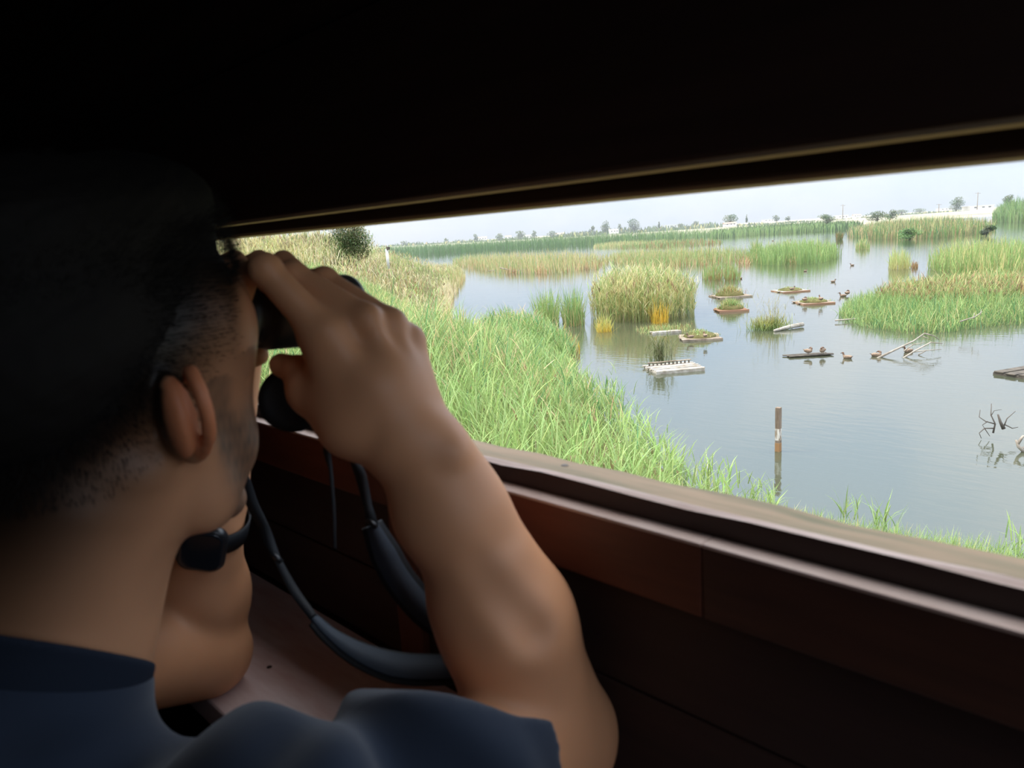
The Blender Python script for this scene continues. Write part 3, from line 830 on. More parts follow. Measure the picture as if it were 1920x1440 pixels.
def ribbon_me(name, pts, widths, facing, thick=0.0012, n=60):
    """flat strap: pts spline, widths per control point, facing = rough normal per control point"""
    pts = spline(pts, n); m = len(widths)
    w = np.interp(np.linspace(0, m - 1, n), np.arange(m), widths)
    fc = np.stack([np.interp(np.linspace(0, m - 1, n), np.arange(m), np.asarray(facing)[:, k]) for k in range(3)], 1)
    V, Q = [], []
    for i in range(n):
        t = pts[min(i + 1, n - 1)] - pts[max(i - 1, 0)]; t /= np.linalg.norm(t)
        s = np.cross(t, fc[i]); s /= np.linalg.norm(s) + 1e-9
        nn = np.cross(s, t)
        a, b = s * w[i] * 0.5, nn * thick * 0.5
        V += [pts[i] - a - b, pts[i] + a - b, pts[i] + a + b, pts[i] - a + b]
    for i in range(n - 1):
        for k in range(4):
            Q.append((i * 4 + k, i * 4 + (k + 1) % 4, (i + 1) * 4 + (k + 1) % 4, (i + 1) * 4 + k))
    Q += [(0, 3, 2, 1), ((n - 1) * 4, (n - 1) * 4 + 1, (n - 1) * 4 + 2, (n - 1) * 4 + 3)]
    return np_mesh(name, V, Q)

M['strap'] = mat('black_nylon_webbing', (0.010, 0.012, 0.015), 0.6, 0.4, bump=((1200, 1200, 1200), 0.4, 0.0006))
M['pad'] = mat('blue_grey_strap_padding', (0.050, 0.066, 0.090), 0.7, 0.35, bump=((900, 900, 900), 0.4, 0.0006))
up_ = CU; toward = -CF
strap = child('neck_strap', ribbon_me('neck_strap', [LUG_R, P(652, 825, 0.585), P(676, 892, 0.590), P(690, 950, 0.595), P(698, 985, 0.600)],
    [0.005, 0.005, 0.009, 0.007, 0.010], [toward, toward + CR, toward, toward + 0.8 * CR, toward]), M['strap'], bino)
padpts = [P(698, 985, 0.600), P(722, 1040, 0.605), P(752, 1092, 0.612), P(800, 1146, 0.625), P(862, 1190, 0.640), P(900, 1225, 0.645), P(870, 1246, 0.640),
          P(800, 1252, 0.635), P(735, 1246, 0.632), P(672, 1222, 0.632), P(622, 1190, 0.634), P(588, 1158, 0.636)]
padw = [0.010, 0.018, 0.019, 0.020, 0.020, 0.020, 0.021, 0.022, 0.021, 0.016, 0.010, 0.007]
padf = [toward + 0.3 * CR, toward + 0.1 * CR, toward + 0.2 * CU, toward + 0.3 * CU, toward + 0.3 * CU, CR, toward * 0.8 + CU, toward * 0.8 + CU, toward * 0.8 + CU, toward * 0.6 + CU, toward * 0.4 + CU, toward * 0.2 + CU]
child('padded_band', ribbon_me('padded_band', padpts, padw, padf, 0.0035, 110), M['pad'], strap)
lowp = [p - CU * 0.006 + 0.0005 * toward for p in padpts]
child('band_edge', ribbon_me('band_edge', [p - np.array(f) / np.linalg.norm(f) * 0.0028 for p, f in zip(padpts, padf)], [w + 0.0075 for w in padw], padf, 0.0025, 110), M['strap'], strap)
child('webbing', ribbon_me('webbing', [P(588, 1158, 0.636), P(552, 1108, 0.640), P(520, 1048, 0.640), P(492, 985, 0.640), P(466, 925, 0.635), P(440, 800, 0.62), LUG_L],
    [0.007, 0.008, 0.006, 0.011, 0.010, 0.006, 0.006], [toward + CU, toward + CR, toward + CR, toward - 0.4 * CR, toward, toward, toward]), M['strap'], strap)
for q, w_b in ((P(519, 1047, 0.637), 0.004), (P(697, 982, 0.597), 0.004)):
    child('buckle', tube_me('buckle', [q - CR * 0.0045 + CU * 0.004, q + CR * 0.0045 - CU * 0.003], 0.0022, 8), M['blackm'], strap)
child('strap_tail', ribbon_me('strap_tail', [cc - CU * 0.02 + CR * 0.028, P(614, 810, 0.58), P(613, 845, 0.58), P(620, 885, 0.582), P(626, 960, 0.585), P(628, 1030, 0.586)],
    [0.003, 0.003, 0.006, 0.003, 0.0025, 0.002], [toward, toward, toward, toward + CR, toward + CR, toward]), M['strap'], strap)

# ------------------------------------------------------------------ wrist watch on the left arm
wax = WRl - ELl; wax /= np.linalg.norm(wax)
wc = P(412, 968, 0.735)
ctr = ELl + wax * ((wc - ELl) @ wax)
wn_ = -CF + 0.28 * CR + 0.1 * CU; wn_ = wn_ - wax * (wn_ @ wax); wn_ /= np.linalg.norm(wn_)
ws_ = np.cross(wax, wn_)
face = ctr + wn_ * 0.0355
watch = empty('wrist_watch', ctr)
tag(watch, 'black rounded-square smartwatch on the left wrist below the chin', 'watch')
def watch_box(name, c, a, b, d, rad, m, seg=8):
    ol = []                                                   # rounded rectangle
    for (cx_, cy_, a0) in ((a / 2 - rad, b / 2 - rad, 0), (-a / 2 + rad, b / 2 - rad, 90), (-a / 2 + rad, -b / 2 + rad, 180), (a / 2 - rad, -b / 2 + rad, 270)):
        for k in range(seg + 1):
            an = math.radians(a0 + 90 * k / seg); ol.append((cx_ + rad * math.cos(an), cy_ + rad * math.sin(an)))
    n = len(ol); V, Q = [], []
    for (sc_, z) in ((0.90, -d / 2), (1.0, -d * 0.25), (1.0, d * 0.2), (0.94, d * 0.45), (0.86, d / 2), (0.45, d / 2), (0.0, d / 2)):
        V += [c + ws_ * x * sc_ + wax * y * sc_ + wn_ * z for x, y in ol]
    for i in range(6):
        for k in range(n): Q.append((i * n + k, i * n + (k + 1) % n, (i + 1) * n + (k + 1) % n, (i + 1) * n + k))
    return child(name, np_mesh(name, V, Q), m, watch, True)
watch_box('case', face, 0.044, 0.052, 0.011, 0.013, M['blackm'])
watch_box('screen', face + wn_ * 0.0057, 0.038, 0.046, 0.0012, 0.011, mat('dark_watch_glass', (0.012, 0.016, 0.022), 0.12, 0.6))
child('crown', tube_me('crown', [face + ws_ * (-0.021) - wax * 0.012, face + ws_ * (-0.025) - wax * 0.012], 0.0032, 12), M['blackm'], watch, True)
ring = []
for k in range(25):
    an = math.radians(25 + 310 * k / 24)
    ring.append(ctr + wn_ * 0.0335 * math.cos(an) + ws_ * 0.0355 * math.sin(an))
fcs = [(p - ctr) for p in ring]
child('watch_strap', ribbon_me('watch_strap', ring, [0.022] * 25, fcs, 0.002, 60), M['strap'], watch)
# ------------------------------------------------------------------ the marsh outside
WZ = -4.0                                                     # water level, metres below the eye
def G(px, py, z=WZ):
    d = P(px, py, 1.0)
    return d * (z / d[2])
def depth_of(p): return float(np.asarray(p) @ CF)
def fr(p):
    p = np.asarray(p); return np.stack([p[..., :2] @ _h[:2], p[..., :2] @ _r[:2]], -1)     # forward, right on the ground
def from_fr(f, r_, z): return _h * f + _r * r_ + np.array([0, 0, z])

def poly_fr(pxs): return np.array([fr(G(x, y)) for x, y in pxs])
def inside(poly, q):
    x, y = q[:, 0], q[:, 1]; c = np.zeros(len(q), bool); n = len(poly)
    for i in range(n):
        a, b = poly[i], poly[(i + 1) % n]
        hit = ((a[1] > y) != (b[1] > y)) & (x < (b[0] - a[0]) * (y - a[1]) / (b[1] - a[1] + 1e-12) + a[0])
        c ^= hit
    return c
def edge_dist(poly, q):
    best = np.full(len(q), 1e9); n = len(poly)
    for i in range(n):
        a, b = poly[i], poly[(i + 1) % n]; ab = b - a
        t = np.clip(((q - a) @ ab) / (ab @ ab + 1e-12), 0, 1)
        best = np.minimum(best, np.linalg.norm(q - a - t[:, None] * ab, axis=1))
    return best

shore = poly_fr([(2500, 1200), (1920, 1085), (1760, 1055), (1640, 1035), (1500, 1005), (1380, 960), (1280, 905), (1200, 850), (1130, 785), (1085, 730),
                 (1075, 690), (1060, 665), (960, 655), (880, 640), (838, 606), (836, 560), (852, 532), (862, 512), (770, 506), (715, 497), (600, 489)])
LAND = np.vstack([shore, [[400, -130], [400, -500], [-60, -500], [-60, 60], [2, 60]]])
def terrain(q):
    """q = (forward, right) on the ground"""
    ins = inside(LAND, q); d = edge_dist(LAND, q)
    z = np.where(ins, WZ + np.minimum(0.02 + d * 0.16, 0.55), WZ - np.minimum(d * 0.25, 1.0))
    s_ = -(q[:, 1] * math.cos(math.radians(4.5)) + q[:, 0] * math.sin(math.radians(4.5)))    # metres left of the line that bounds the dyke
    z = z + np.where(ins, np.clip((s_ - 1) / 8, 0, 1) * 2.5 * smooth(11, 32, q[:, 0]), 0)
    return z
fs_ = np.concatenate([np.linspace(-25, 60, 120), np.linspace(61, 120, 40), np.linspace(125, 420, 30)])
rs_ = np.concatenate([np.linspace(-260, -61, 30), np.linspace(-60, 40, 150), np.linspace(42, 130, 30)])
FF, RR = np.meshgrid(fs_, rs_, indexing='ij')
qq = np.stack([FF.ravel(), RR.ravel()], 1)
zz_ = terrain(qq)
gv = qq[:, :1] * _h + qq[:, 1:] * _r; gv[:, 2] = zz_ + 0.04 * sin_noise(gv, 1.5, 3)
nf, nr = len(fs_), len(rs_)
idx = np.arange(nf * nr).reshape(nf, nr)
gq = np.stack([idx[:-1, :-1], idx[1:, :-1], idx[1:, 1:], idx[:-1, 1:]], -1).reshape(-1, 4)
M['soil'] = mat('marsh_soil', (0.085, 0.085, 0.03), 0.95, 0.1, noise=((0.8, 0.8, 0.8), (0.15, 0.13, 0.055), 0.4, 0.65, 6), bump=((6, 6, 6), 0.5, 0.05))
ground = link('ground', np_mesh('ground', gv, gq[:, ::-1]), M['soil'], smooth=True)
tag(ground, 'marshy bank and lagoon bed around the hide', 'ground', kind='structure')

# water: murky olive, mirror of the sky, fine wind ripples
wm = bpy.data.materials.new('lagoon_water'); wm.use_nodes = True
N_, L_ = wm.node_tree.nodes, wm.node_tree.links
bs = N_['Principled BSDF']
bs.inputs['Base Color'].default_value = (0.060, 0.066, 0.042, 1)
bs.inputs['Roughness'].default_value = 0.03
bs.inputs['IOR'].default_value = 1.7
bs.inputs['Specular IOR Level'].default_value = 0.5
tc = N_.new('ShaderNodeTexCoord')
hs_ = []
for (sc_, st_, det) in (((1.1, 3.2, 1), 0.5, 4), ((0.22, 0.5, 1), 0.35, 3)):
    mp = N_.new('ShaderNodeMapping'); mp.inputs['Rotation'].default_value = (0, 0, -YAW + 0.35); mp.inputs['Scale'].default_value = sc_
    L_.new(tc.outputs['Object'], mp.inputs[0])
    nz_ = N_.new('ShaderNodeTexNoise'); nz_.inputs['Scale'].default_value = 1.6; nz_.inputs['Detail'].default_value = det
    L_.new(mp.outputs[0], nz_.inputs['Vector']); hs_.append(nz_)
ad = N_.new('ShaderNodeMath'); ad.operation = 'ADD'
L_.new(hs_[0].outputs[0], ad.inputs[0]); L_.new(hs_[1].outputs[0], ad.inputs[1])
bp = N_.new('ShaderNodeBump'); bp.inputs['Strength'].default_value = 0.05; bp.inputs['Distance'].default_value = 0.12
L_.new(ad.outputs[0], bp.inputs['Height']); L_.new(bp.outputs[0], bs.inputs['Normal'])
wv = [from_fr(-30, -400, WZ), from_fr(-30, 500, WZ), from_fr(520, 700, WZ), from_fr(520, -500, WZ)]
water = link('lagoon_water', np_mesh('lagoon_water', wv, [(0, 1, 2, 3)]), wm)
tag(water, 'calm pale blue lagoon water reflecting the sky', 'water', kind='structure')

# far shore: flat tan fields
M['field'] = mat('dry_field', (0.30, 0.27, 0.17), 0.95, 0.1, noise=((0.02, 0.1, 0.1), (0.42, 0.38, 0.27), 0.4, 0.6, 4))
fl = poly_fr([(640, 476), (900, 463), (1200, 444), (1420, 432), (1600, 422), (1950, 399)])
top_ = []
V, Q = [], []
for (f_, r_) in fl:
    k_ = f_ / 300.0
    V.append(from_fr(f_, r_, WZ - 0.3)); V.append(from_fr(f_ * 1.06, r_ * 1.06, WZ + 0.4)); V.append(from_fr(f_ * 2.2, r_ * 2.2, WZ + 3.2)); V.append(from_fr(f_ * 8, r_ * 8, WZ + 3.9))
for i in range(len(fl) - 1):
    for j in range(3): Q.append((i * 4 + j, (i + 1) * 4 + j, (i + 1) * 4 + j + 1, i * 4 + j + 1))
far = link('far_fields', np_mesh('far_fields', V, Q), M['field'])
tag(far, 'flat dry fields on the far shore below the skyline', 'field', kind='structure')

# ------------------------------------------------------------------ vegetation
def leaf_material(name, transl=0.35):
    m = bpy.data.materials.new(name); m.use_nodes = True
    N, L = m.node_tree.nodes, m.node_tree.links
    bs = N['Principled BSDF']; bs.inputs['Roughness'].default_value = 0.6; bs.inputs['Specular IOR Level'].default_value = 0.25
    at = N.new('ShaderNodeAttribute'); at.attribute_name = 'tint'
    L.new(at.outputs['Color'], bs.inputs['Base Color'])
    tr = N.new('ShaderNodeBsdfTranslucent'); L.new(at.outputs['Color'], tr.inputs['Color'])
    mx = N.new('ShaderNodeMixShader'); mx.inputs[0].default_value = transl
    L.new(bs.outputs[0], mx.inputs[1]); L.new(tr.outputs[0], mx.inputs[2])
    L.new(mx.outputs[0], N['Material Output'].inputs['Surface'])
    return m
M['leaf'] = leaf_material('reed_leaf')

class Veg:
    def __init__(s, seed): s.V, s.Q, s.T, s.C, s.n, s.r = [], [], [], [], 0, np.random.default_rng(seed)
    def blades(s, base, L, lean, bend, w, c0, c1, az=None, S=4):
        n = len(base); r = s.r
        if n == 0: return None
        L, lean, bend, w = [np.broadcast_to(np.asarray(a, float), (n,)) for a in (L, lean, bend, w)]
        az = r.uniform(0, 2 * math.pi, n) if az is None else az
        hd = np.stack([np.cos(az), np.sin(az), 0 * az], 1)
        tw = az + math.pi / 2 + r.normal(0, 0.5, n)
        sd = np.stack([np.cos(tw), np.sin(tw), 0 * az], 1)
        pts = [base]; p = base
        for k in range(S):
            th = lean + bend * ((k + 0.5) / S) ** 1.4
            p = p + (L / S)[:, None] * (hd * np.sin(th)[:, None] + np.array([0, 0, 1.0]) * np.cos(th)[:, None]); pts.append(p)
        vs, cs = [], []
        for k in range(S):
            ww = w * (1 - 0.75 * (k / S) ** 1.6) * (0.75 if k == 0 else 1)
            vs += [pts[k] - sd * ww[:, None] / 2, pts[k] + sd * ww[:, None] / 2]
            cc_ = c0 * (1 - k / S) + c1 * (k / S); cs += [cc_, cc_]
        vs.append(pts[S]); cs.append(c1)
        m = 2 * S + 1
        s.V.append(np.stack(vs, 1).reshape(-1, 3)); s.C.append(np.stack(cs, 1).reshape(-1, 3))
        o = s.n + np.arange(n)[:, None] * m
        q = [np.concatenate([o + 2 * k, o + 2 * k + 1, o + 2 * k + 3, o + 2 * k + 2], 1) for k in range(S - 1)]
        s.Q.append(np.stack(q, 1).reshape(-1, 4))
        s.T.append(np.concatenate([o + 2 * S - 2, o + 2 * S - 1, o + 2 * S], 1))
        s.n += n * m
        return np.stack(pts, 1)
    def pal(s, n, pal, jit=0.14, pos=None, freq=0.4, mixing=0.28):
        """pal: list of (weight, rgb); with pos the kinds grow in patches"""
        w = np.array([p[0] for p in pal], float); w /= w.sum()
        if pos is None: pick = s.r.choice(len(pal), n, p=w)
        else:
            u = sin_noise(pos * [1, 1, 0], freq, 77) * 1.6 + s.r.normal(0, mixing * 1.3, n)
            rank = np.empty(n); rank[np.argsort(u)] = (np.arange(n) + 0.5) / n
            pick = np.minimum(np.searchsorted(np.cumsum(w), rank), len(pal) - 1)
        c = np.array([p[1] for p in pal], float)[pick]
        return np.clip(c * (1 + s.r.normal(0, jit, (n, 1))) * (1 + s.r.normal(0, 0.05, (n, 3))), 0.005, 0.95)
    def reeds(s, base, Hh, pal, leaves=6, lw=0.022, ll=0.45, stem_w=0.012, plume=0.0, sway=0.10, plume_c=(0.36, 0.26, 0.15), stem_pal=None, freq=0.5):
        n = len(base)
        c = s.pal(n, pal, pos=base, freq=freq); cst = s.pal(n, stem_pal) if stem_pal else c * 0.9
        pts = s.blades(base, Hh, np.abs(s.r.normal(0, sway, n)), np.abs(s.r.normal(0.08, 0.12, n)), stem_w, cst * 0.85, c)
        for k in range(leaves):
            u = s.r.uniform(0.15, 0.98, n); S = pts.shape[1] - 1
            i = np.minimum((u * S).astype(int), S - 1); t = (u * S - i)[:, None]; ar = np.arange(n)
            b = pts[ar, i] * (1 - t) + pts[ar, i + 1] * t
            cl = s.pal(n, pal, pos=base, freq=freq)
            s.blades(b, ll * s.r.uniform(0.6, 1.3, n) * (Hh / np.mean(Hh)) , s.r.uniform(0.15, 0.60, n), s.r.uniform(0.2, 1.15, n), lw * s.r.uniform(0.7, 1.2, n), cl * 0.9, cl * 1.05, S=3)
        if plume:
            k = s.r.uniform(0, 1, n) < plume
            b = pts[k, -2]
            pc = s.pal(k.sum(), [(1, plume_c)])
            for _ in range(3):
                s.blades(b, Hh[k] * 0.22, s.r.uniform(0.0, 0.3, k.sum()), s.r.uniform(0.3, 1.2, k.sum()), lw * 1.6, pc, pc, S=3)
    def tussock(s, base, Hh, pal, per=1, w=0.02, spread=0.25, bend=0.5, base_c=None, S=4, freq=0.5):
        for _ in range(per):
            n = len(base); c = s.pal(n, pal, pos=base, freq=freq)
            c0 = c * 0.85 if base_c is None else s.pal(n, base_c)
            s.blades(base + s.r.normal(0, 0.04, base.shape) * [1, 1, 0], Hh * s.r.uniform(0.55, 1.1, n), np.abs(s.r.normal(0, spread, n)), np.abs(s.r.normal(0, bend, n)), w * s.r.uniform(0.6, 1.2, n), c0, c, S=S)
    def build(s, name, label, cat, group=None, kind=None, parent=None):
        me = np_mesh(name, np.concatenate(s.V), np.concatenate(s.Q), np.concatenate(s.T), np.concatenate(s.C))
        o = link(name, me, M['leaf'], parent)
        if parent is None: tag(o, label, cat, group, kind)
        elif kind: tag(o, kind=kind)
        return o

def scatter(pxs, n, seed, z=None, fr_poly=None):
    poly = poly_fr(pxs) if fr_poly is None else fr_poly
    r = np.random.default_rng(seed); lo, hi = poly.min(0), poly.max(0)
    out = np.zeros((0, 2))
    while len(out) < n:
        q = r.uniform(lo, hi, (n * 3, 2)); out = np.vstack([out, q[inside(poly, q)]])
    out = out[:n]
    zb = terrain(out) if z is None else np.full(n, z)
    b = out[:, :1] * _h + out[:, 1:] * _r; b[:, 2] = zb
    return b, out

GRN = (0.25, 0.36, 0.125); BRI = (0.34, 0.46, 0.165); YEL = (0.54, 0.50, 0.22); TAN = (0.62, 0.46, 0.25); RUST = (0.36, 0.20, 0.09); BLU = (0.12, 0.27, 0.11); GOLD = (0.62, 0.42, 0.06); PALE = (0.74, 0.66, 0.42)
# -- tall reeds just outside the slot
v = Veg(1)
near_poly = [(900, 1500), (1500, 1060), (1390, 985), (1290, 920), (1205, 860), (1135, 790), (1085, 735), (1070, 690), (960, 660), (880, 645), (800, 615), (700, 600), (560, 610), (430, 640), (250, 900)]
b, q = scatter(near_poly, 7500, 11)
edge = edge_dist(poly_fr(near_poly), q)
far_ = q[:, 0]
Hh = np.clip(0.75 + 0.25 * edge, 0.6, 1.75) * v.r.uniform(0.7, 1.12, len(b)) * np.interp(far_, [5, 9, 14, 19, 27], [0.5, 0.75, 1.05, 0.85, 0.55])
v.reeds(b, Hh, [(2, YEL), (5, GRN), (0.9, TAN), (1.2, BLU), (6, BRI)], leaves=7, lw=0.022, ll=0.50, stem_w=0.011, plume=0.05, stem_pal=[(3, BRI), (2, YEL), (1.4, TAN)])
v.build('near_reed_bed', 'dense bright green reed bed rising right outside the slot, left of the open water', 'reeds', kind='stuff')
v = Veg(2)
b, q = scatter(near_poly, 3800, 12)
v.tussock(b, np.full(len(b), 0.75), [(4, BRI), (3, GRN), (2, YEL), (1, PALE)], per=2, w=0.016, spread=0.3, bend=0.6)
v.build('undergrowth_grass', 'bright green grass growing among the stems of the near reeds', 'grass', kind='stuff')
# -- low grass fringe along the shore below the sill, thinning out to the right
v = Veg(3)
fringe = [(1360, 1000), (1500, 990), (1640, 1016), (1760, 1040), (1960, 1070), (1990, 1160), (1500, 1090)]
b, q = scatter(fringe, 2600, 13)
v.tussock(b, np.full(len(b), 0.42), [(4, BRI), (3, GRN), (2, YEL)], per=2, w=0.010, spread=0.35, bend=0.5)
v.build('shore_grass', 'short green grass fringe at the water edge just above the sill, lower right', 'grass', kind='stuff')
# single tufts standing out of the fringe
for i, (px, py, hh, n, lab) in enumerate(((1425, 985, 0.62, 26, 'tall green grass tuft at the shore, below the wooden post'), (1275, 925, 0.6, 22, 'arching green grass tuft at the shore left of the wooden post'),
        (1650, 1005, 0.30, 12, 'small upright grass tuft poking above the middle of the sill'), (1905, 1062, 0.42, 12, 'green grass tuft at the far right end of the sill'), (1590, 985, 0.42, 8, 'sparse grass blades at the water edge right of the wooden post'),
        (1190, 850, 1.0, 22, 'leafy reed tuft leaning over the water at the edge of the near reeds'), (1150, 800, 1.2, 24, 'tall thin reed tuft at the waterside edge of the near reeds'))):
    v = Veg(40 + i); g = G(px, py, WZ + 0.02)
    b = g + v.r.normal(0, 0.09, (n, 3)) * [1, 1, 0]
    v.reeds(b, hh * v.r.uniform(0.6, 1.05, n), [(4, BRI), (3, GRN)], leaves=3, lw=0.018, ll=0.32, stem_w=0.010, sway=0.25)
    v.build('grass_tuft', lab, 'grass')
# a few tall dead stalks with tan leaves standing in the near reeds
for i, (px, py, pxt, pyt, dep, lab) in enumerate(((935, 790, 870, 640, 15.0, 'leaning dry tan reed stalk nearest the forearm'), (905, 760, 892, 610, 16.0, 'upright dry reed stalk with yellow leaf beside the forearm'),
        (985, 700, 960, 622, 20.0, 'bent dry orange reed stalk at the top of the near reeds'), (1035, 850, 1020, 690, 12.5, 'dry tan reed stalk in the middle of the near reeds'), (1030, 870, 1050, 740, 11.5, 'dry straw-coloured reed stalk low in the near reeds'))):
    v = Veg(60 + i)
    a_, b_ = P(px, py, dep), P(pxt, pyt, dep * 1.01)
    L_s = np.linalg.norm(b_ - a_); n = 1
    dvec = (b_ - a_) / L_s
    a_ = a_ - dvec * 0.5; L_s += 0.5
    base = a_[None]; az = np.array([math.atan2(dvec[1], dvec[0])]); lean = np.array([math.acos(np.clip(dvec[2], -1, 1))])
    c = np.array([TAN])
    pts = v.blades(base, L_s, lean, 0.05, 0.016, c, c * 1.1, az=az)
    for k in range(6):
        u = v.r.uniform(0.35, 1.0); i_ = min(int(u * 4), 3); bb = pts[:, i_] * (1 - (u * 4 - i_)) + pts[:, i_ + 1] * (u * 4 - i_)
        v.blades(bb, v.r.uniform(0.25, 0.5), v.r.uniform(0.5, 1.3), v.r.uniform(0.1, 0.8), 0.024, c, np.array([PALE]), S=3)
    v.build('dry_reed_stalk', lab, 'reed')
# -- the dyke: half-dry reeds running away to the left, overexposure put into their pale colour
v = Veg(4)
dyke = [(470, 600), (860, 640), (838, 600), (836, 560), (852, 534), (862, 515), (760, 508), (700, 500), (560, 494), (420, 492), (380, 540)]
b, q = scatter(dyke, 22000, 14)
s_ = -(q[:, 1] + q[:, 0] * math.tan(math.radians(4.5)))
keepm = (q[:, 0] < 95)
b, q, s_ = b[keepm], q[keepm], s_[keepm]
n = len(b)
Hh = np.interp(s_, [0, 4, 7, 9.5, 14], [1.05, 1.2, 1.35, 2.1, 2.5]) * v.r.uniform(0.7, 1.1, n)
dry = (sin_noise(b, 0.16, 9) + sin_noise(b, 0.5, 10) * 0.6 > -0.05)
for msk, pal, pl in ((dry, [(4, YEL), (5, PALE), (2, TAN), (2, BRI), (0.5, RUST)], 0.25), (~dry, [(3, GRN), (3, BRI), (3, YEL), (2, PALE)], 0.12)):
    v.reeds(b[msk], Hh[msk], pal, leaves=3, lw=0.045, ll=0.6, stem_w=0.032, plume=pl, sway=0.14, plume_c=(0.42, 0.34, 0.20))
v.build('dyke_reed_bed', 'straw and green reeds covering the raised bank behind the hand and binoculars', 'reeds', kind='stuff')
v = Veg(6)                                                     # the bank goes on to the left, out of view
b, q = scatter(None, 5200, 16, fr_poly=np.array([[7, -9], [11, -6], [24, -11], [52, -24], [60, -60], [14, -45]]))
v.reeds(b, v.r.uniform(0.9, 1.7, len(b)), [(3, GRN), (3, BRI), (3, YEL), (2, PALE)], leaves=3, lw=0.05, ll=0.6, stem_w=0.03)
v.build('left_bank_reeds', 'green and straw reeds on the bank left of the near bed, behind the man', 'reeds', kind='stuff')
v = Veg(5)                                                     # tall dry stand on the skyline
b, q = scatter(None, 2600, 15, fr_poly=np.array([[52, -26], [52, -12.6], [66, -13.2], [74, -18], [74, -34]]))
Hh = v.r.uniform(1.5, 2.5, len(b))
v.reeds(b, Hh, [(4, TAN), (3, PALE), (2.5, GRN), (2, YEL)], leaves=4, lw=0.05, ll=0.55, stem_w=0.035, plume=0.5, sway=0.16, plume_c=(0.30, 0.28, 0.16))
v.build('skyline_reeds', 'tall dry tan reeds with drooping plumes on the skyline at far left', 'reeds', kind='stuff')

# -- stands and clumps in the water; (pixel outline of the footing, count, height, palette, style)
def stand(name, lab, cat, pxs, n, hlo, hhi, pal, style, seed, w=0.03, ll=0.5, leaves=4, plume=0.0, group=None, kind='stuff', base_c=None, spread=0.2, bend=0.35, S=4, z=WZ - 0.05):
    v = Veg(seed); b, q = scatter(pxs, n, seed, z=z)
    ed = edge_dist(poly_fr(pxs), q); ed = np.clip(ed / (np.percentile(ed, 70) + 1e-6), 0, 1)
    Hh = (hlo + (hhi - hlo) * ed ** 0.7) * v.r.uniform(0.72, 1.08, n)
    fq = float(np.clip(9.0 / np.linalg.norm(b.mean(0)), 0.06, 0.9))
    if style == 'reed': v.reeds(b, Hh, pal, leaves=leaves, lw=w, ll=ll, stem_w=w * 0.6, plume=plume, freq=fq)
    else: v.tussock(b, Hh, pal, per=1, w=w, spread=spread, bend=bend, base_c=base_c, S=S, freq=fq)
    return v.build(name, lab, cat, group, kind)
R_ = 'reeds'
stand('reed_edge', 'tan-footed reeds along the tip of the raised bank by the inlet', R_, [(770, 506), (860, 505), (874, 520), (860, 540), (848, 575), (850, 610), (820, 606), (822, 545), (845, 525)], 2600, 0.9, 1.4, [(3, YEL), (2, GRN), (2, PALE)], 'tus', 100, 0.05, base_c=[(2, TAN), (1, RUST), (1, YEL)], spread=0.14)
# mass in front of the inlet
stand('reed_stand', 'green reed mass at the edge of the small inlet, above the near reeds', R_, [(880, 645), (905, 628), (960, 622), (1010, 628), (1050, 645), (1085, 690), (1000, 690), (930, 670)], 1500, 0.55, 0.95, [(4, GRN), (2, BRI), (2, BLU), (1, TAN)], 'reed', 101, 0.03, 0.5, 4)
stand('reed_stand', 'brown-based reed clump between the inlet and the grey post channel', R_, [(1005, 650), (1060, 640), (1088, 652), (1075, 690), (1020, 690)], 420, 0.5, 1.0, [(3, GRN), (2, BRI), (2, TAN), (1, GOLD)], 'tus', 102, 0.04, base_c=[(2, TAN), (1, RUST), (1, GOLD)])
stand('cattail_clump', 'left one of two bright green cattail clumps in the inlet', R_, [(1005, 604), (1046, 602), (1046, 612), (1008, 614)], 330, 1.5, 2.0, [(3, GRN), (3, BRI), (1, BLU)], 'tus', 103, 0.035, group='cattail clumps in the inlet', kind=None, base_c=[(2, GRN), (1, TAN)])
stand('cattail_clump', 'right one of two bright green cattail clumps in the inlet', R_, [(1055, 604), (1094, 600), (1094, 612), (1058, 614)], 330, 1.5, 2.0, [(3, GRN), (2, BRI), (2, BLU)], 'tus', 104, 0.035, group='cattail clumps in the inlet', kind=None, base_c=[(2, GRN), (1, TAN)])
stand('reed_island', 'large oval reed island in the middle of the lagoon, behind the pale raft', R_, [(1108, 596), (1135, 604), (1200, 607), (1260, 604), (1302, 596), (1300, 578), (1220, 570), (1130, 574)], 2600, 1.6, 2.15, [(4, YEL), (4, GRN), (2, PALE), (1, BRI), (1, TAN)], 'reed', 105, 0.028, 0.5, 4, plume=0.1)
stand('golden_reed_clump', 'golden yellow reed clump on the front of the large reed island', R_, [(1222, 600), (1252, 600), (1252, 609), (1222, 609)], 150, 0.9, 1.3, [(4, GOLD), (1, YEL)], 'tus', 106, 0.03, kind=None, base_c=[(1, GOLD)])
stand('green_rush_clump', 'small yellow-green rush clump in front of the left end of the reed island', R_, [(1120, 617), (1146, 617), (1146, 624), (1120, 624)], 130, 0.7, 1.0, [(3, BRI), (2, YEL)], 'tus', 107, 0.025, kind=None, base_c=[(1, GOLD)], spread=0.35)
stand('low_islet_grass', 'low green islet in front of the large reed island', 'grass', [(1190, 617), (1285, 612), (1300, 600), (1290, 622), (1200, 628)], 700, 0.15, 0.4, [(3, YEL), (3, GRN), (1, RUST)], 'tus', 108, 0.02, spread=0.5)
EISL = [(1572, 592), (1588, 606), (1640, 618), (1700, 626), (1760, 626), (1820, 618), (1880, 611), (1960, 606), (1990, 530), (1880, 532), (1760, 540), (1640, 556), (1586, 570)]
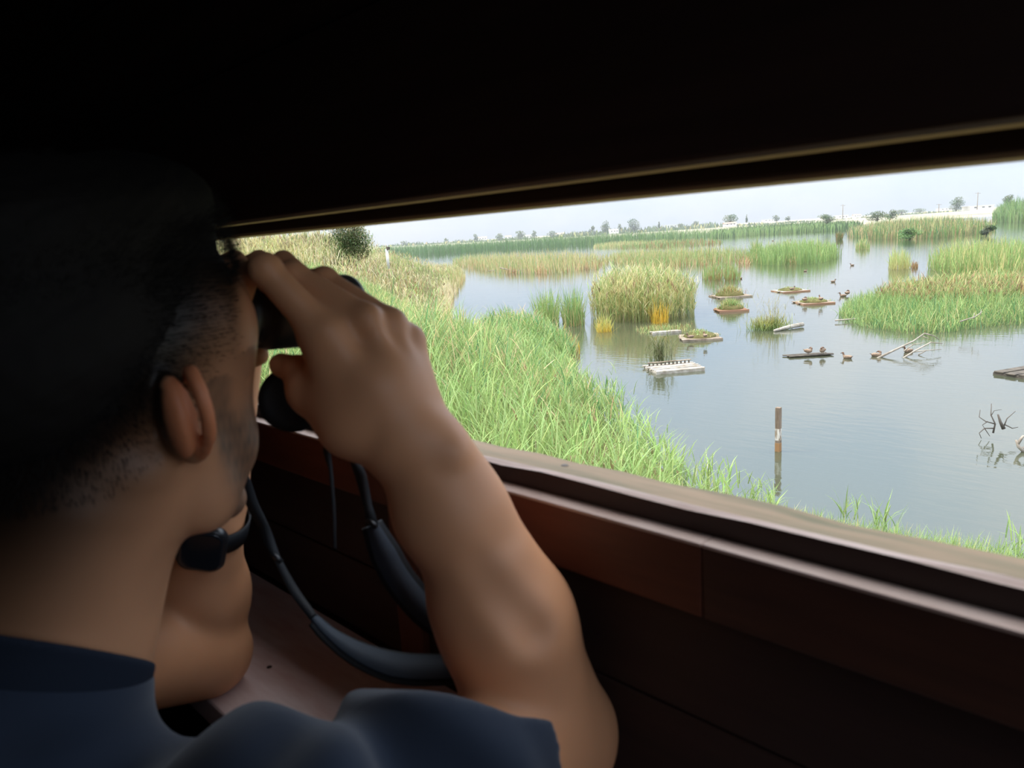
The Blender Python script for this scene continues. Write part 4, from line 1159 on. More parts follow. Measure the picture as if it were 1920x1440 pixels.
stand('grass_island', 'broad grassy island on the right with drooping green blades at the water', R_, EISL, 13000, 0.5, 1.2, [(5, GRN), (4, BRI), (2, BLU), (1, YEL)], 'tus', 109, 0.024, spread=0.35, bend=0.9)
stand('brown_reed_top', 'band of brown seeding reeds along the back of the grassy island on the right', R_, [(1640, 572), (1720, 584), (1820, 582), (1960, 572), (1970, 546), (1800, 548), (1670, 560)], 2000, 0.85, 1.05, [(1.2, RUST), (2, TAN), (5, GRN), (3, YEL)], 'reed', 110, 0.024, 0.4, 4, plume=0.5)
stand('cattail_bed', 'bright yellow-green cattail bed at the right edge behind the grassy island', R_, [(1735, 505), (1790, 516), (1860, 527), (1960, 530), (1990, 488), (1850, 488), (1760, 494)], 3800, 1.7, 2.3, [(4, BRI), (3, YEL), (2, GRN)], 'tus', 111, 0.05, spread=0.16)
stand('cattail_clump', 'free-standing cattail clump left of the bed at the right edge', R_, [(1668, 500), (1704, 499), (1706, 505), (1668, 506)], 330, 1.3, 1.8, [(4, BRI), (2, YEL), (1, GRN)], 'tus', 112, 0.045, kind=None, base_c=[(1, YEL)], spread=0.22)
stand('dry_rush_clump', 'tiny brown rush clump beside the free-standing cattails', R_, [(1709, 500), (1720, 499), (1720, 503), (1709, 504)], 60, 0.4, 0.7, [(2, RUST), (1, TAN)], 'tus', 113, 0.04, kind=None)
stand('reed_stand', 'long green reed stand across the middle of the lagoon', R_, [(1420, 496), (1460, 499), (1540, 494), (1578, 482), (1560, 474), (1470, 474), (1425, 480)], 2400, 1.6, 2.3, [(4, GRN), (4, BRI), (1, YEL)], 'tus', 114, 0.07, spread=0.13)
stand('reed_stand', 'reed stand with brown stubs above the large reed island', R_, [(1130, 492), (1230, 503), (1320, 498), (1420, 494), (1420, 478), (1280, 480), (1150, 482)], 3000, 1.2, 2.0, [(4, GRN), (3, YEL), (2, BRI), (1, TAN)], 'tus', 115, 0.07, spread=0.15, base_c=[(2, GRN), (1.5, TAN), (1, RUST)])
stand('reed_clump', 'green reed clump with rusty foot above the two grassy rafts', R_, [(1318, 517), (1386, 517), (1388, 525), (1320, 526)], 420, 1.0, 1.6, [(4, GRN), (2, BRI), (1, TAN)], 'tus', 116, 0.05, kind=None, base_c=[(1, RUST), (1, GRN)])
stand('tall_reed_clump', 'taller pointed reed clump on the left end of the long green reed stand', R_, [(1408, 478), (1428, 478), (1428, 486), (1408, 486)], 220, 1.8, 2.6, [(4, GRN), (2, YEL)], 'tus', 117, 0.07, kind=None)
stand('reed_stand', 'half-dry reed stand across the far side of the inlet', R_, [(848, 500), (940, 513), (1040, 514), (1135, 503), (1140, 486), (980, 488), (850, 490)], 3600, 1.3, 2.2, [(3, GRN), (4, YEL), (2, TAN)], 'tus', 118, 0.075, spread=0.13, base_c=[(2, GRN), (2, TAN), (1, RUST)])
stand('reed_islet', 'small round reed islet in open water before the far island', R_, [(1605, 464), (1630, 463), (1630, 468), (1605, 468)], 160, 1.0, 1.5, [(3, GRN), (3, YEL)], 'tus', 119, 0.10, kind=None)
stand('brown_stump_clump', 'round brown rush clump left of the far reed island', R_, [(1568, 449), (1579, 448), (1579, 451), (1568, 452)], 160, 1.5, 2.0, [(3, (0.14, 0.17, 0.05)), (1, RUST)], 'tus', 120, 0.14, kind=None)
stand('reed_strip', 'olive-brown reed strip beyond the middle stands', R_, [(1112, 466), (1240, 466), (1352, 458), (1356, 454), (1240, 456), (1115, 460)], 2600, 1.0, 1.7, [(3, YEL), (3, GRN), (1, RUST)], 'tus', 121, 0.12, spread=0.12)
stand('far_reed_island', 'far reed island of mixed green and brown below the right skyline', R_, [(1588, 443), (1640, 449), (1760, 446), (1850, 438), (1868, 430), (1780, 428), (1640, 432)], 9000, 2.2, 3.3, [(2, (0.34, 0.26, 0.13)), (2, YEL), (3, GRN), (2, BLU), (2, (0.14, 0.24, 0.07)), (2, TAN)], 'tus', 122, 0.11, spread=0.12)
stand('far_reed_belt', 'dark green reed belt along the far shore from the white post to the houses', R_, [(640, 485), (800, 480), (1000, 468), (1200, 456), (1340, 447), (1345, 441), (1100, 452), (900, 464), (650, 474)], 13000, 3.3, 4.2, [(4, (0.11, 0.20, 0.065)), (3, (0.16, 0.26, 0.085)), (2, GRN)], 'tus', 123, 0.22, spread=0.10)
stand('far_scrub_belt', 'dark bushy belt along the far shore in the centre right of the skyline', R_, [(1330, 447), (1450, 439), (1590, 432), (1620, 424), (1450, 431), (1340, 440)], 5200, 2.6, 3.6, [(4, (0.085, 0.155, 0.05)), (2, GRN)], 'tus', 124, 0.34, spread=0.12)
stand('tall_reed_belt', 'tall green reed belt at the extreme right of the far shore', R_, [(1860, 416), (1960, 417), (1990, 408), (1870, 407)], 4200, 3.0, 6.6, [(4, (0.17, 0.29, 0.09)), (3, GRN)], 'tus', 125, 0.3, spread=0.12)
# scrub line on the far fields
v = Veg(126)
for (xa, ya, xb, yb, dd, n, hh) in ((700, 461, 1060, 442, 620, 1500, 3.0), (1060, 442, 1340, 424, 560, 2600, 4.6), (1340, 423, 1640, 408, 600, 1500, 2.4), (1640, 404, 1800, 393, 620, 600, 2.0)):
    t = v.r.uniform(0, 1, n); a_, b_ = P(xa, ya + 3, dd), P(xb, yb + 3, dd)
    b = a_ + t[:, None] * (b_ - a_) + v.r.normal(0, 6, (n, 3)) * [1, 1, 0]
    lump = np.clip(0.55 + 0.6 * np.sin(t * 41 + xa) * np.sin(t * 17 + 1), 0.15, 1.3)
    c = v.pal(n, [(3, (0.17, 0.22, 0.13)), (2, (0.12, 0.17, 0.08)), (1, YEL)])
    v.blades(b, hh * lump * v.r.uniform(0.5, 1.1, n), v.r.uniform(0, 0.3, n), 0.2, 1.6, c, c, S=2)
v.build('skyline_scrub', 'low grey-green scrub along the far fields on the skyline', 'scrub', kind='stuff')
# little dry stubs at the foot of the middle stands
for i, (px, py, lab) in enumerate(((1015, 512, 'dry brown stub of reeds at the inlet end of the far-side stand'), (1092, 503, 'dry brown stub below the long far-side stand'), (1122, 496, 'fan of dry brown stalks between the middle stands'), (1295, 492, 'dry brown stalks at the foot of the stand above the reed island'), (1395, 494, 'dry rusty patch at the foot of the long green stand'), (1480, 492, 'dry tan stalks at the foot of the long green stand'), (960, 511, 'dry tan stalks by the fallen sticks in the inlet'))):
    stand('dry_stub', lab, R_, [(px - 12, py - 2), (px + 12, py - 2), (px + 12, py + 3), (px - 12, py + 3)], 60, 0.7, 1.0, [(2, TAN), (2, RUST)], 'tus', 140 + i, 0.07, spread=0.3)
# ------------------------------------------------------------------ shrubs and trees
M['bark'] = mat('grey_bark', (0.22, 0.18, 0.13), 0.9, 0.2, noise=((3, 3, 9), (0.10, 0.08, 0.06), 0.4, 0.6, 4))
M['deadwood'] = mat('bleached_dead_wood', (0.42, 0.37, 0.30), 0.85, 0.2, noise=((4, 4, 4), (0.24, 0.20, 0.16), 0.4, 0.65, 4))
M['darkwood'] = mat('wet_dark_wood', (0.10, 0.085, 0.07), 0.7, 0.3)
def join_np(name, meshes_vq):
    V, Q, n = [], [], 0
    for v_, q_ in meshes_vq: V.append(v_); Q.append(np.asarray(q_) + n); n += len(v_)
    return np.concatenate(V), np.concatenate(Q)
def leaf_cloud(name, blobs, n, size, pal, seed, parent):
    """leaves scattered in ellipsoidal masses: blobs = [(centre, radii)]"""
    r = np.random.default_rng(seed); vv = Veg(seed)
    vol = np.array([np.prod(b_[1]) for b_ in blobs]); k = r.choice(len(blobs), n, p=vol / vol.sum())
    d = r.normal(0, 1, (n, 3)); d /= np.linalg.norm(d, axis=1)[:, None]; d *= (r.uniform(0.25, 1, n) ** 0.5)[:, None]
    c = np.array([blobs[i][0] for i in k]) + d * np.array([blobs[i][1] for i in k])
    col_ = vv.pal(n, pal)
    vv.blades(c, size * r.uniform(0.6, 1.3, n), r.uniform(0.2, 1.6, n), r.uniform(0, 0.8, n), size * 0.5, col_, col_, S=2)
    return vv.build(name, None, None, parent=parent)
def tree(name, lab, base, height, width, trunk_h, n, size, pal, seed, group=None, shape='round', nb=7):
    r = np.random.default_rng(seed)
    base = np.asarray(base, float)
    t_ = empty(name, base); tag(t_, lab, 'tree' if 'tree' in name or 'palm' in name or 'cypress' in name else 'shrub', group)
    blobs = []
    for i in range(nb):
        if shape == 'round':
            a = r.uniform(0, 6.28); rr = r.uniform(0, 0.30) * width; zc = trunk_h + (height - trunk_h) * (r.uniform(0.10, 0.20), r.uniform(0.28, 0.50), r.uniform(0.5, 0.78))[i % 3]
            rad = np.array([width * 0.26, width * 0.26, (height - trunk_h) * 0.24]) * r.uniform(0.8, 1.2)
        else:
            f_ = (i + 0.5) / nb; a = r.uniform(0, 6.28); rr = 0.04 * width; zc = trunk_h + (height - trunk_h) * (0.1 + 0.8 * f_)
            rad = np.array([width * 0.42 * (1 - 0.75 * f_), width * 0.42 * (1 - 0.75 * f_), (height - trunk_h) / nb])
        blobs.append((base + [rr * math.cos(a), rr * math.sin(a), zc], rad))
    tr_ = child('trunk', tube_me('trunk', [base - [0, 0, 0.2], base + [0, 0, trunk_h * 0.6], base + [0, 0, trunk_h + (height - trunk_h) * 0.45]], [width * 0.045, width * 0.035, width * 0.012], 7), M['bark'], t_)
    for b_ in blobs[:4]:
        child('branch', tube_me('branch', [base + [0, 0, trunk_h * 0.7], (base + [0, 0, trunk_h] + b_[0]) / 2, b_[0]], [width * 0.022, width * 0.016, width * 0.008], 5), M['bark'], tr_)
    cr = leaf_cloud('crown', blobs, n, size, pal, seed + 1, t_)
    cr.matrix_parent_inverse = world_of(t_).inverted()
    return t_
DKG = (0.075, 0.14, 0.045); OLV = (0.16, 0.19, 0.07); HAZ_GRY = (0.22, 0.26, 0.18)  # last one lightened: distance haze put into the skyline leaf colour
# bushy shrub on the dyke
g = P(664, 498, 58.0)
tree('waterside_shrub', 'bushy olive-green shrub with pale stems on the bank under the slot edge', g, 4.5, 4.9, 0.7, 12000, 0.16, [(3, OLV), (3, DKG), (1, GRN), (1, PALE)], 301, nb=12)
# skyline: each tree is (pixel x, pixel y of its foot, height px, width px, distance, round or tall, wording)
sky = [(760, 460, 8, 16, 620, 'round', 'tiny grey tree, leftmost on the far skyline'), (838, 455, 9, 12, 640, 'round', 'small skyline tree second from the left'), (893, 450, 12, 14, 620, 'round', 'small round tree left of the skyline houses'),
       (938, 449, 11, 22, 600, 'round', 'low wide tree beside the first white house'), (976, 446, 13, 26, 600, 'round', 'wide grey-green tree between the small white houses'), (1003, 445, 12, 12, 600, 'round', 'narrow tree right of the small white houses'),
       (1035, 442, 9, 24, 620, 'round', 'low flat tree group member in the skyline centre'), (1110, 440, 16, 14, 560, 'round', 'dark tree left of the tall pair before the white house'), (1136, 439, 24, 22, 560, 'round', 'tall spreading tree just left of the white house'),
       (1163, 436, 16, 12, 570, 'round', 'small tree just right of the white house'), (1187, 436, 24, 30, 560, 'round', 'broad-crowned tree right of the white house'), (1236, 430, 15, 6, 560, 'tall', 'single dark pointed cypress on the skyline'),
       (1275, 428, 10, 22, 580, 'round', 'low tree right of the pointed cypress'), (1304, 425, 12, 18, 580, 'round', 'low dark tree left of the bushy clump above the far belt'), (1368, 420, 18, 34, 420, 'round', 'bushy green tree over a low white house'), (1400, 416, 13, 5, 430, 'tall', 'slim cypress right of the bushy green tree'),
       (1455, 413, 10, 16, 600, 'round', 'grey tree on the skyline above the tan field'), (1478, 412, 7, 14, 600, 'round', 'small grey tree right of its grey neighbour above the tan field'), (1545, 409, 7, 26, 600, 'round', 'low tree line member left of the power pole'),
       (1645, 412, 18, 46, 200, 'round', 'green thicket tree behind the far reed island'), (1670, 409, 15, 24, 210, 'round', 'dark shrubby tree at the right end of the thicket'), (1550, 416, 13, 34, 215, 'round', 'green shrubby tree at the left end of the thicket'),
       (1690, 399, 6, 34, 620, 'round', 'low distant tree line left of the big lone tree'), (1725, 396, 5, 30, 640, 'round', 'faint distant trees beside the big lone tree'), (1793, 393, 24, 32, 420, 'round', 'big round lone tree standing on the right skyline'),
       (1889, 384, 19, 24, 260, 'round', 'pale rounded tree above the tall reed belt at right'), (1850, 438, 16, 26, 108, 'round', 'dark low shrub tree at the right tip of the far reed island')]
for i, (px, py, hp, wp, dd, shp, lab) in enumerate(sky):
    m_ = dd / FPX
    nm = 'cypress_tree' if shp == 'tall' else 'skyline_tree'
    tree(nm, lab, P(px, py + 2, dd), (hp + 2) * m_, wp * m_, hp * m_ * 0.04, int(np.clip(wp * hp * 2.4, 260, 1500)), max(0.3, 2.4 * m_), [(3, HAZ_GRY), (2, DKG), (1, OLV)], 400 + 3 * i, group='trees on the far skyline', shape='tall' if shp == 'tall' else 'round', nb=6 if wp < 20 else 9)
gb = G(1706, 449); mb = depth_of(gb) / FPX
tree('island_shrub', 'leafy green bush at the water edge in the middle of the far reed island', gb, 24 * mb, 44 * mb, 0.15, 1400, 0.30, [(3, (0.17, 0.30, 0.10)), (2, GRN), (1, DKG)], 480, nb=9)
# houses
M['white'] = mat('whitewashed_wall', (0.78, 0.76, 0.72), 0.9, 0.1)
M['roof'] = mat('pale_clay_roof', (0.45, 0.30, 0.22), 0.9, 0.1)
M['win'] = mat('dark_window_glass', (0.05, 0.06, 0.07), 0.2, 0.5)
def house(px, py, wpx, hpx, dd, lab, gable=False):
    m_ = dd / FPX; g = P(px, py, dd); w_, h_ = wpx * m_, hpx * m_
    t_ = empty('house', g); tag(t_, lab, 'house', 'houses on the far shore')
    bm = bmesh.new(); bmesh.ops.create_cube(bm, size=1.0)
    for vtx in bm.verts: vtx.co = Vector((vtx.co.x * w_, vtx.co.y * w_ * 0.6, (vtx.co.z + 0.5) * h_ * (0.75 if gable else 1) - 0.5))
    me = bpy.data.meshes.new('wall'); bm.to_mesh(me); bm.free()
    t_.rotation_euler = (0, 0, YAW)
    link('wall', me, M['white'], t_)
    if gable:
        a, b_, z0, z1 = w_ * 0.53, w_ * 0.34, h_ * 0.75 - 0.5 + h_ * 0.12, h_ + 0.1
        vv = [(-a, -b_, z0), (a, -b_, z0), (a, b_, z0), (-a, b_, z0), (-a, 0, z1), (a, 0, z1)]
        me = bpy.data.meshes.new('roof'); me.from_pydata(vv, [], [(0, 1, 5, 4), (2, 3, 4, 5), (0, 4, 3), (1, 2, 5), (0, 3, 2, 1)])
        link('roof', me, M['roof'], t_)
    else:
        me = box_me('parapet', -w_ * 0.52, w_ * 0.52, -w_ * 0.32, w_ * 0.32, h_ * 1.0 - 0.52, h_ * 1.0 - 0.2, 0.0)
        link('parapet', me, M['white'], t_)
    for k in (-0.28, 0.05, 0.32):
        link('window', box_me('window', k * w_ - w_ * 0.05, k * w_ + w_ * 0.05, -w_ * 0.31, -w_ * 0.29, h_ * 0.30, h_ * 0.55), M['win'], t_)
for a in ((905, 450, 16, 6, 650, 'tiny white house, leftmost on the far shore', True), (953, 448, 12, 6, 650, 'tiny white house between two low skyline trees', True), (989, 446, 16, 6, 640, 'small white house left of the narrow skyline tree', False), (1050, 442, 18, 5, 650, 'low white house in the skyline centre', True),
          (1151, 437, 17, 8, 540, 'bright white house below the tall spreading tree', False), (1258, 427, 22, 6, 560, 'white building right of the pointed cypress', False), (1368, 423, 22, 6, 410, 'low white house under the bushy green tree', True),
          (1440, 415, 20, 4, 620, 'long low white building left of the grey skyline trees', False), (1578, 409, 20, 6, 600, 'white building behind the power pole', False), (1606, 407, 14, 5, 610, 'small white building right of the power pole', True),
          (1833, 392, 44, 7, 420, 'long white wall-like building right of the big lone tree', False), (1770, 394, 22, 4, 450, 'low white building left of the big lone tree', False)):
    house(*a)
M['post'] = mat('grey_weathered_post', (0.34, 0.29, 0.22), 0.85, 0.2, noise=((6, 6, 1.5), (0.18, 0.14, 0.10), 0.4, 0.65, 4))
for (px, py, pt, dd, lab) in ((1580, 410, 384, 420, 'power pole with cross-arm above the thicket on the skyline'), (1832, 393, 361, 380, 'tall lamp pole beside the long white building at right'), (1760, 398, 383, 400, 'short bare pole left of the big lone tree')):
    m_ = dd / FPX; g = P(px, py, dd); h_ = (py - pt) * m_
    t_ = empty('utility_pole', g); tag(t_, lab, 'pole', 'poles on the far shore')
    child('shaft', tube_me('shaft', [g, g + np.array([0, 0, h_])], [0.22, 0.16], 8), M['post'], t_)
    child('cross_arm', tube_me('cross_arm', [g + CR * -1.4 + [0, 0, h_ * 0.93], g + CR * 1.4 + [0, 0, h_ * 0.93]], 0.10, 6), M['post'], t_)

# ------------------------------------------------------------------ things in the water
# square wooden post
g = G(1459, 846); m_ = depth_of(g) / FPX
t_ = empty('mooring_post', g); tag(t_, 'lone square wooden post with a white band standing in the water', 'post')
pm = mat('post_timber', (0.26, 0.20, 0.15), 0.85, 0.2, noise=((30, 30, 3), (0.14, 0.10, 0.07), 0.4, 0.65, 5))
def sq_post(name, z0, z1, w_, m, lean=0.0):
    bm = bmesh.new(); bmesh.ops.create_cube(bm, size=1.0)
    for vtx in bm.verts:
        z = z0 + (vtx.co.z + 0.5) * (z1 - z0)
        vtx.co = Vector((g[0] + vtx.co.x * w_ + lean * (z - WZ), g[1] + vtx.co.y * w_ + lean * 0.5 * (z - WZ), z))
    bmesh.ops.bevel(bm, geom=bm.edges[:], offset=w_ * 0.06, segments=1, affect='EDGES')
    me = bpy.data.meshes.new(name); bm.to_mesh(me); bm.free(); return child(name, me, m, t_)
sq_post('shaft', WZ - 0.9, WZ + 0.80, 0.085, pm)
sq_post('white_band', WZ + 0.20, WZ + 0.42, 0.088, mat('white_stained_timber', (0.60, 0.57, 0.52), 0.8, 0.2, noise=((30, 30, 7), (0.27, 0.21, 0.15), 0.42, 0.56, 4)))
sq_post('stained_foot', WZ - 0.05, WZ + 0.16, 0.089, mat('rust_stained_timber', (0.30, 0.17, 0.08), 0.8, 0.2))
# white post on the bank at left
g = P(727, 488, 52.0)
t_ = empty('marker_post', g); tag(t_, 'thin white marker post on the bank right of the shrub', 'post')
child('shaft', tube_me('shaft', [g - [0, 0, 0.6], g + [0, 0, 0.78]], 0.10, 10), M['white'], t_)
child('rod', tube_me('rod', [g + [0, 0, 0.75], g + [-0.03, 0, 1.05]], 0.03, 6), M['post'], t_)
child('lamp_box', box_me('lamp_box', g[0] + 0.08, g[0] + 0.26, g[1] - 0.08, g[1] + 0.10, g[2] + 0.72, g[2] + 0.92, 0.01), M['darkwood'], t_)

M['plank'] = mat('grey_raft_timber', (0.36, 0.29, 0.22), 0.85, 0.2, noise=((5, 5, 5), (0.20, 0.15, 0.11), 0.4, 0.65, 4))
M['plank_w'] = mat('bleached_raft_timber', (0.46, 0.42, 0.36), 0.85, 0.2, noise=((5, 5, 5), (0.28, 0.24, 0.19), 0.42, 0.62, 4))
M['plank_d'] = mat('dark_raft_timber', (0.13, 0.11, 0.085), 0.8, 0.2, noise=((5, 5, 5), (0.07, 0.06, 0.05), 0.4, 0.65, 4))
M['plank_r'] = mat('reddish_raft_timber', (0.34, 0.19, 0.12), 0.85, 0.2)
def raft(name, lab, px, py, wpx, deep, m, nsl=5, z=0.02, thick=0.06, ang=0.0, frame=True, grass=0, gpal=None, gh=0.25, mound=0.0, seed=1, frame_m=None, cat='raft'):
    g = G(px, py); mpp = depth_of(g) / FPX; w_ = wpx * mpp
    t_ = empty(name, g); t_.rotation_euler = (0, 0, YAW + ang); tag(t_, lab, cat, 'nesting rafts on the lagoon' if cat == 'raft' else None)
    r = np.random.default_rng(seed)
    for k in range(nsl):
        y = -deep / 2 + deep * (k + 0.5) / nsl; hw = deep / nsl * 0.40; dx = r.uniform(-0.04, 0.04) * w_
        link('slat', box_me('slat', -w_ / 2 + dx, w_ / 2 + dx, y - hw, y + hw, z + thick * 0.5, z + thick + r.uniform(0, 0.02), 0.006, 1), m, t_)
    if frame:
        for s_x in (-0.46, 0.0, 0.46):
            link('bearer', box_me('bearer', s_x * w_ - 0.04, s_x * w_ + 0.04, -deep / 2, deep / 2, z - 0.10, z + thick * 0.5, 0.006, 1), frame_m or m, t_)
        link('fender_board', box_me('fender_board', -w_ * 0.5, w_ * 0.5, -deep / 2 - 0.05, -deep / 2, z - 0.05, z + thick + 0.01, 0.006, 1), frame_m or m, t_)
    if mound:
        v_ = []
        sc_ = Sculpt((-w_ * 0.5, -deep * 0.6, -0.1), (w_ * 0.5, deep * 0.6, mound + 0.2), max(0.03, w_ / 40))
        sc_.ell((0.0, 0, 0), (w_ * 0.42, deep * 0.45, mound), None, 0.02)
        vv, qv = sc_.mesh(); vv[:, 2] += z + thick + 0.03 * sin_noise(vv, 14, seed)
        link('turf_mound', np_mesh('turf_mound', vv, qv), M['soil'], t_, True)
    if grass:
        vg = Veg(seed + 900)
        b = np.stack([r.normal(0, w_ * 0.20, grass), r.normal(0, deep * 0.22, grass), np.full(grass, z + thick)], 1)
        b[:, 2] += mound * np.exp(-(b[:, 0] / (w_ * 0.3)) ** 2) * 0.8
        vg.tussock(b, np.full(grass, gh), gpal or [(3, GRN), (2, YEL)], per=1, w=0.022, spread=0.6, bend=0.8)
        vg.build('grass_cover', None, None, parent=t_, kind='stuff')
    return t_
pr = raft('pallet_raft', 'bleached white pallet raft nearest the hide, with a twiggy bush behind', 1262, 692, 92, 1.15, M['plank_w'], 9, 0.02, 0.06, 0.12, seed=21)
for k in range(11):                                            # uprights of the pallet rail
    x_ = -0.62 + k * 0.12
    link('rail_stub', box_me('rail_stub', x_, x_ + 0.035, 0.30, 0.34, 0.07, 0.17, 0.004, 1), M['plank_d'], pr)
link('rail', box_me('rail', -0.66, 0.66, 0.295, 0.345, 0.165, 0.19, 0.005, 1), M['plank'], pr)
vg = Veg(31); g = G(1238, 684)
n = 90; b = g + vg.r.normal(0, 0.13, (n, 3)) * [1, 1, 0]
vg.reeds(b, vg.r.uniform(0.5, 0.95, n), [(3, (0.24, 0.25, 0.14)), (2, OLV)], leaves=5, lw=0.02, ll=0.22, stem_w=0.012, sway=0.22)
vg.build('twiggy_bush', 'thin grey-green twiggy bush growing behind the pallet raft', 'shrub')
raft('turf_raft', 'low turf-covered raft with pale edge boards, right of the reed island', 1312, 634, 72, 1.3, M['plank'], 4, 0.01, 0.05, -0.1, grass=260, gh=0.16, mound=0.18, seed=22)
raft('plank_raft', 'narrow weathered plank raft lying against the low islet', 1248, 624, 54, 0.35, M['plank_w'], 2, 0.02, 0.05, 0.05, seed=23)
raft('turf_raft', 'upper one of the two stacked-looking grassy rafts', 1368, 556, 62, 1.8, M['plank'], 4, 0.01, 0.06, 0.1, grass=420, gpal=[(2, YEL), (2, RUST), (2, GRN)], gh=0.45, mound=0.3, seed=24)
raft('turf_raft', 'lower one of the two stacked-looking grassy rafts', 1370, 582, 54, 1.3, M['plank_r'], 4, 0.01, 0.07, -0.05, grass=420, gpal=[(3, GRN), (2, YEL)], gh=0.4, mound=0.25, seed=25)
raft('turf_raft', 'farthest turf raft in open water with one duck on it', 1481, 546, 52, 1.6, M['plank_w'], 4, 0.01, 0.05, 0.1, grass=200, gh=0.14, mound=0.14, seed=26, frame_m=M['plank_r'])
raft('turf_raft', 'mossy turf raft with two ducks, left of the grassy island', 1525, 568, 58, 1.5, M['plank'], 4, 0.01, 0.05, -0.05, grass=300, gh=0.14, mound=0.16, seed=27, frame_m=M['plank_r'])
raft('dark_plank', 'dark flat plank in the water under two preening ducks', 1515, 667, 82, 0.42, M['plank_d'], 3, 0.0, 0.04, 0.0, frame=False, seed=28, cat='plank')
raft('edge_raft', 'dark raft corner cut off by the right edge of the picture', 1938, 703, 90, 1.2, M['plank_d'], 4, 0.02, 0.06, 0.35, seed=29)
# grass tussock with a pale log
g = G(1440, 617); vg = Veg(33); n = 520
b = g + np.outer(vg.r.normal(0, 0.38, n), CR) + np.outer(vg.r.normal(0, 0.2, n), _h); b[:, 2] = WZ
vg.tussock(b, np.full(n, 0.62), [(3, (0.42, 0.36, 0.10)), (2, YEL), (2, OLV)], per=1, w=0.022, spread=0.55, bend=0.5, base_c=[(2, GRN), (1, OLV)])
b2 = g + np.outer(vg.r.normal(0.2, 0.16, 40), CR); b2[:, 2] = WZ
vg.reeds(b2, vg.r.uniform(0.7, 1.5, 40), [(2, (0.36, 0.33, 0.2)), (1, YEL)], leaves=3, lw=0.015, ll=0.3, stem_w=0.012, sway=0.3)
vg.build('grass_tussock', 'spiky yellow-brown grass tussock growing beside a pale log', 'grass')
a_, b_ = G(1452, 622), G(1505, 613)
log = link('floating_log', tube_me('floating_log', [a_ + [0, 0, 0.04], a_ * .5 + b_ * .5 + [0, 0, 0.09], b_ + [0, 0, 0.10]], [0.05, 0.075, 0.08], 10), M['plank_w'])
tag(log, 'pale floating log on the right of the grass tussock', 'log')

def branchwork(name, lab, lines, dep, rad, m, cat='branch'):
    """lines: list of pixel polylines at one distance, first is the main limb"""
    t_ = None
    for i, ln in enumerate(lines):
        pts = [P(x, y, dep + 0.12 * dz) for x, y, dz in ln]
        rr = np.linspace(rad[i], rad[i] * 0.4, len(pts))
        me = tube_me('limb' if i else name, pts, list(rr), 6)
        if t_ is None:
            t_ = link(name, me, m); tag(t_, lab, cat)
        else: link('limb', me, m, t_)
    return t_
gd = depth_of(G(1690, 668))
branchwork('fallen_branch', 'pale forked dead branch rising from the water before the grassy island', [
    [(1645, 672, 0), (1680, 655, 1), (1712, 640, 2), (1733, 625, 3)], [(1733, 625, 3), (1752, 630, 3), (1761, 637, 4)], [(1728, 630, 3), (1742, 635, 2)],
    [(1680, 680, -2), (1715, 658, -1), (1745, 642, 0), (1767, 644, 0)], [(1712, 660, -1), (1738, 657, -1), (1765, 655, 0)], [(1695, 658, 0), (1712, 646, 1), (1735, 642, 1)], [(1722, 665, 0), (1740, 656, 0)]],
    gd, [0.035, 0.022, 0.018, 0.03, 0.02, 0.02, 0.018], M['deadwood'])
branchwork('white_branch', 'bleached white branch sticking out of the left end of the grassy island', [[(1566, 601, 0), (1600, 598, 0), (1628, 595, 2), (1640, 592, 3)], [(1625, 596, 2), (1632, 590, 3)]], depth_of(G(1600, 603)), [0.03, 0.02], M['deadwood'])
branchwork('white_twigs', 'thin white dead twigs against the front of the grassy island', [[(1800, 603, 0), (1828, 594, 0), (1842, 584, 0)], [(1826, 598, 0), (1827, 586, 0)], [(1838, 590, 0), (1840, 580, 1)]], depth_of(G(1820, 620)) - 0.8, [0.022, 0.018, 0.016], M['deadwood'])
gd = depth_of(G(1870, 822))
branchwork('drowned_twigs', 'dark leafless drowned twigs standing in the water at far right', [
    [(1862, 812, 0), (1866, 795, 0), (1858, 778, 0), (1859, 757, 1)], [(1866, 795, 0), (1848, 790, 0), (1836, 782, 1), (1838, 768, 1)], [(1863, 803, 0), (1846, 803, 0), (1836, 812, 0), (1840, 822, 0)], [(1846, 803, 0), (1856, 818, 0)], [(1858, 780, 0), (1864, 770, 0), (1878, 768, 0)], [(1852, 790, 0), (1842, 797, 0), (1846, 803, 0)]],
    gd, [0.016, 0.012, 0.012, 0.01, 0.008, 0.009], M['darkwood'])
branchwork('drowned_stump', 'grey broken stump with two twigs beside the drowned twigs', [[(1882, 804, 0), (1876, 792, 0), (1871, 777, 0)], [(1882, 800, 0), (1888, 785, 0), (1904, 771, 0)], [(1884, 796, 0), (1898, 803, 0), (1909, 801, 0)]], gd - 0.2, [0.035, 0.012, 0.012], M['darkwood'])
branchwork('edge_stump', 'brown twiggy stump at the right edge below the drowned twigs', [[(1925, 850, 0), (1910, 838, 0), (1905, 825, 0)], [(1908, 832, 0), (1918, 818, 0), (1930, 820, 0)], [(1915, 842, 0), (1930, 835, 0)]], depth_of(G(1915, 848)), [0.04, 0.03, 0.03], M['deadwood'])
branchwork('fallen_sticks', 'pale fallen sticks floating at the foot of the far-side reed stand', [[(937, 502, 0), (955, 506, 0), (972, 510, 0)], [(955, 510, 0), (975, 507, 0), (990, 504, 0)], [(915, 508, 0), (930, 507, 0)]], depth_of(G(950, 512)), [0.07, 0.06, 0.05], M['deadwood'])

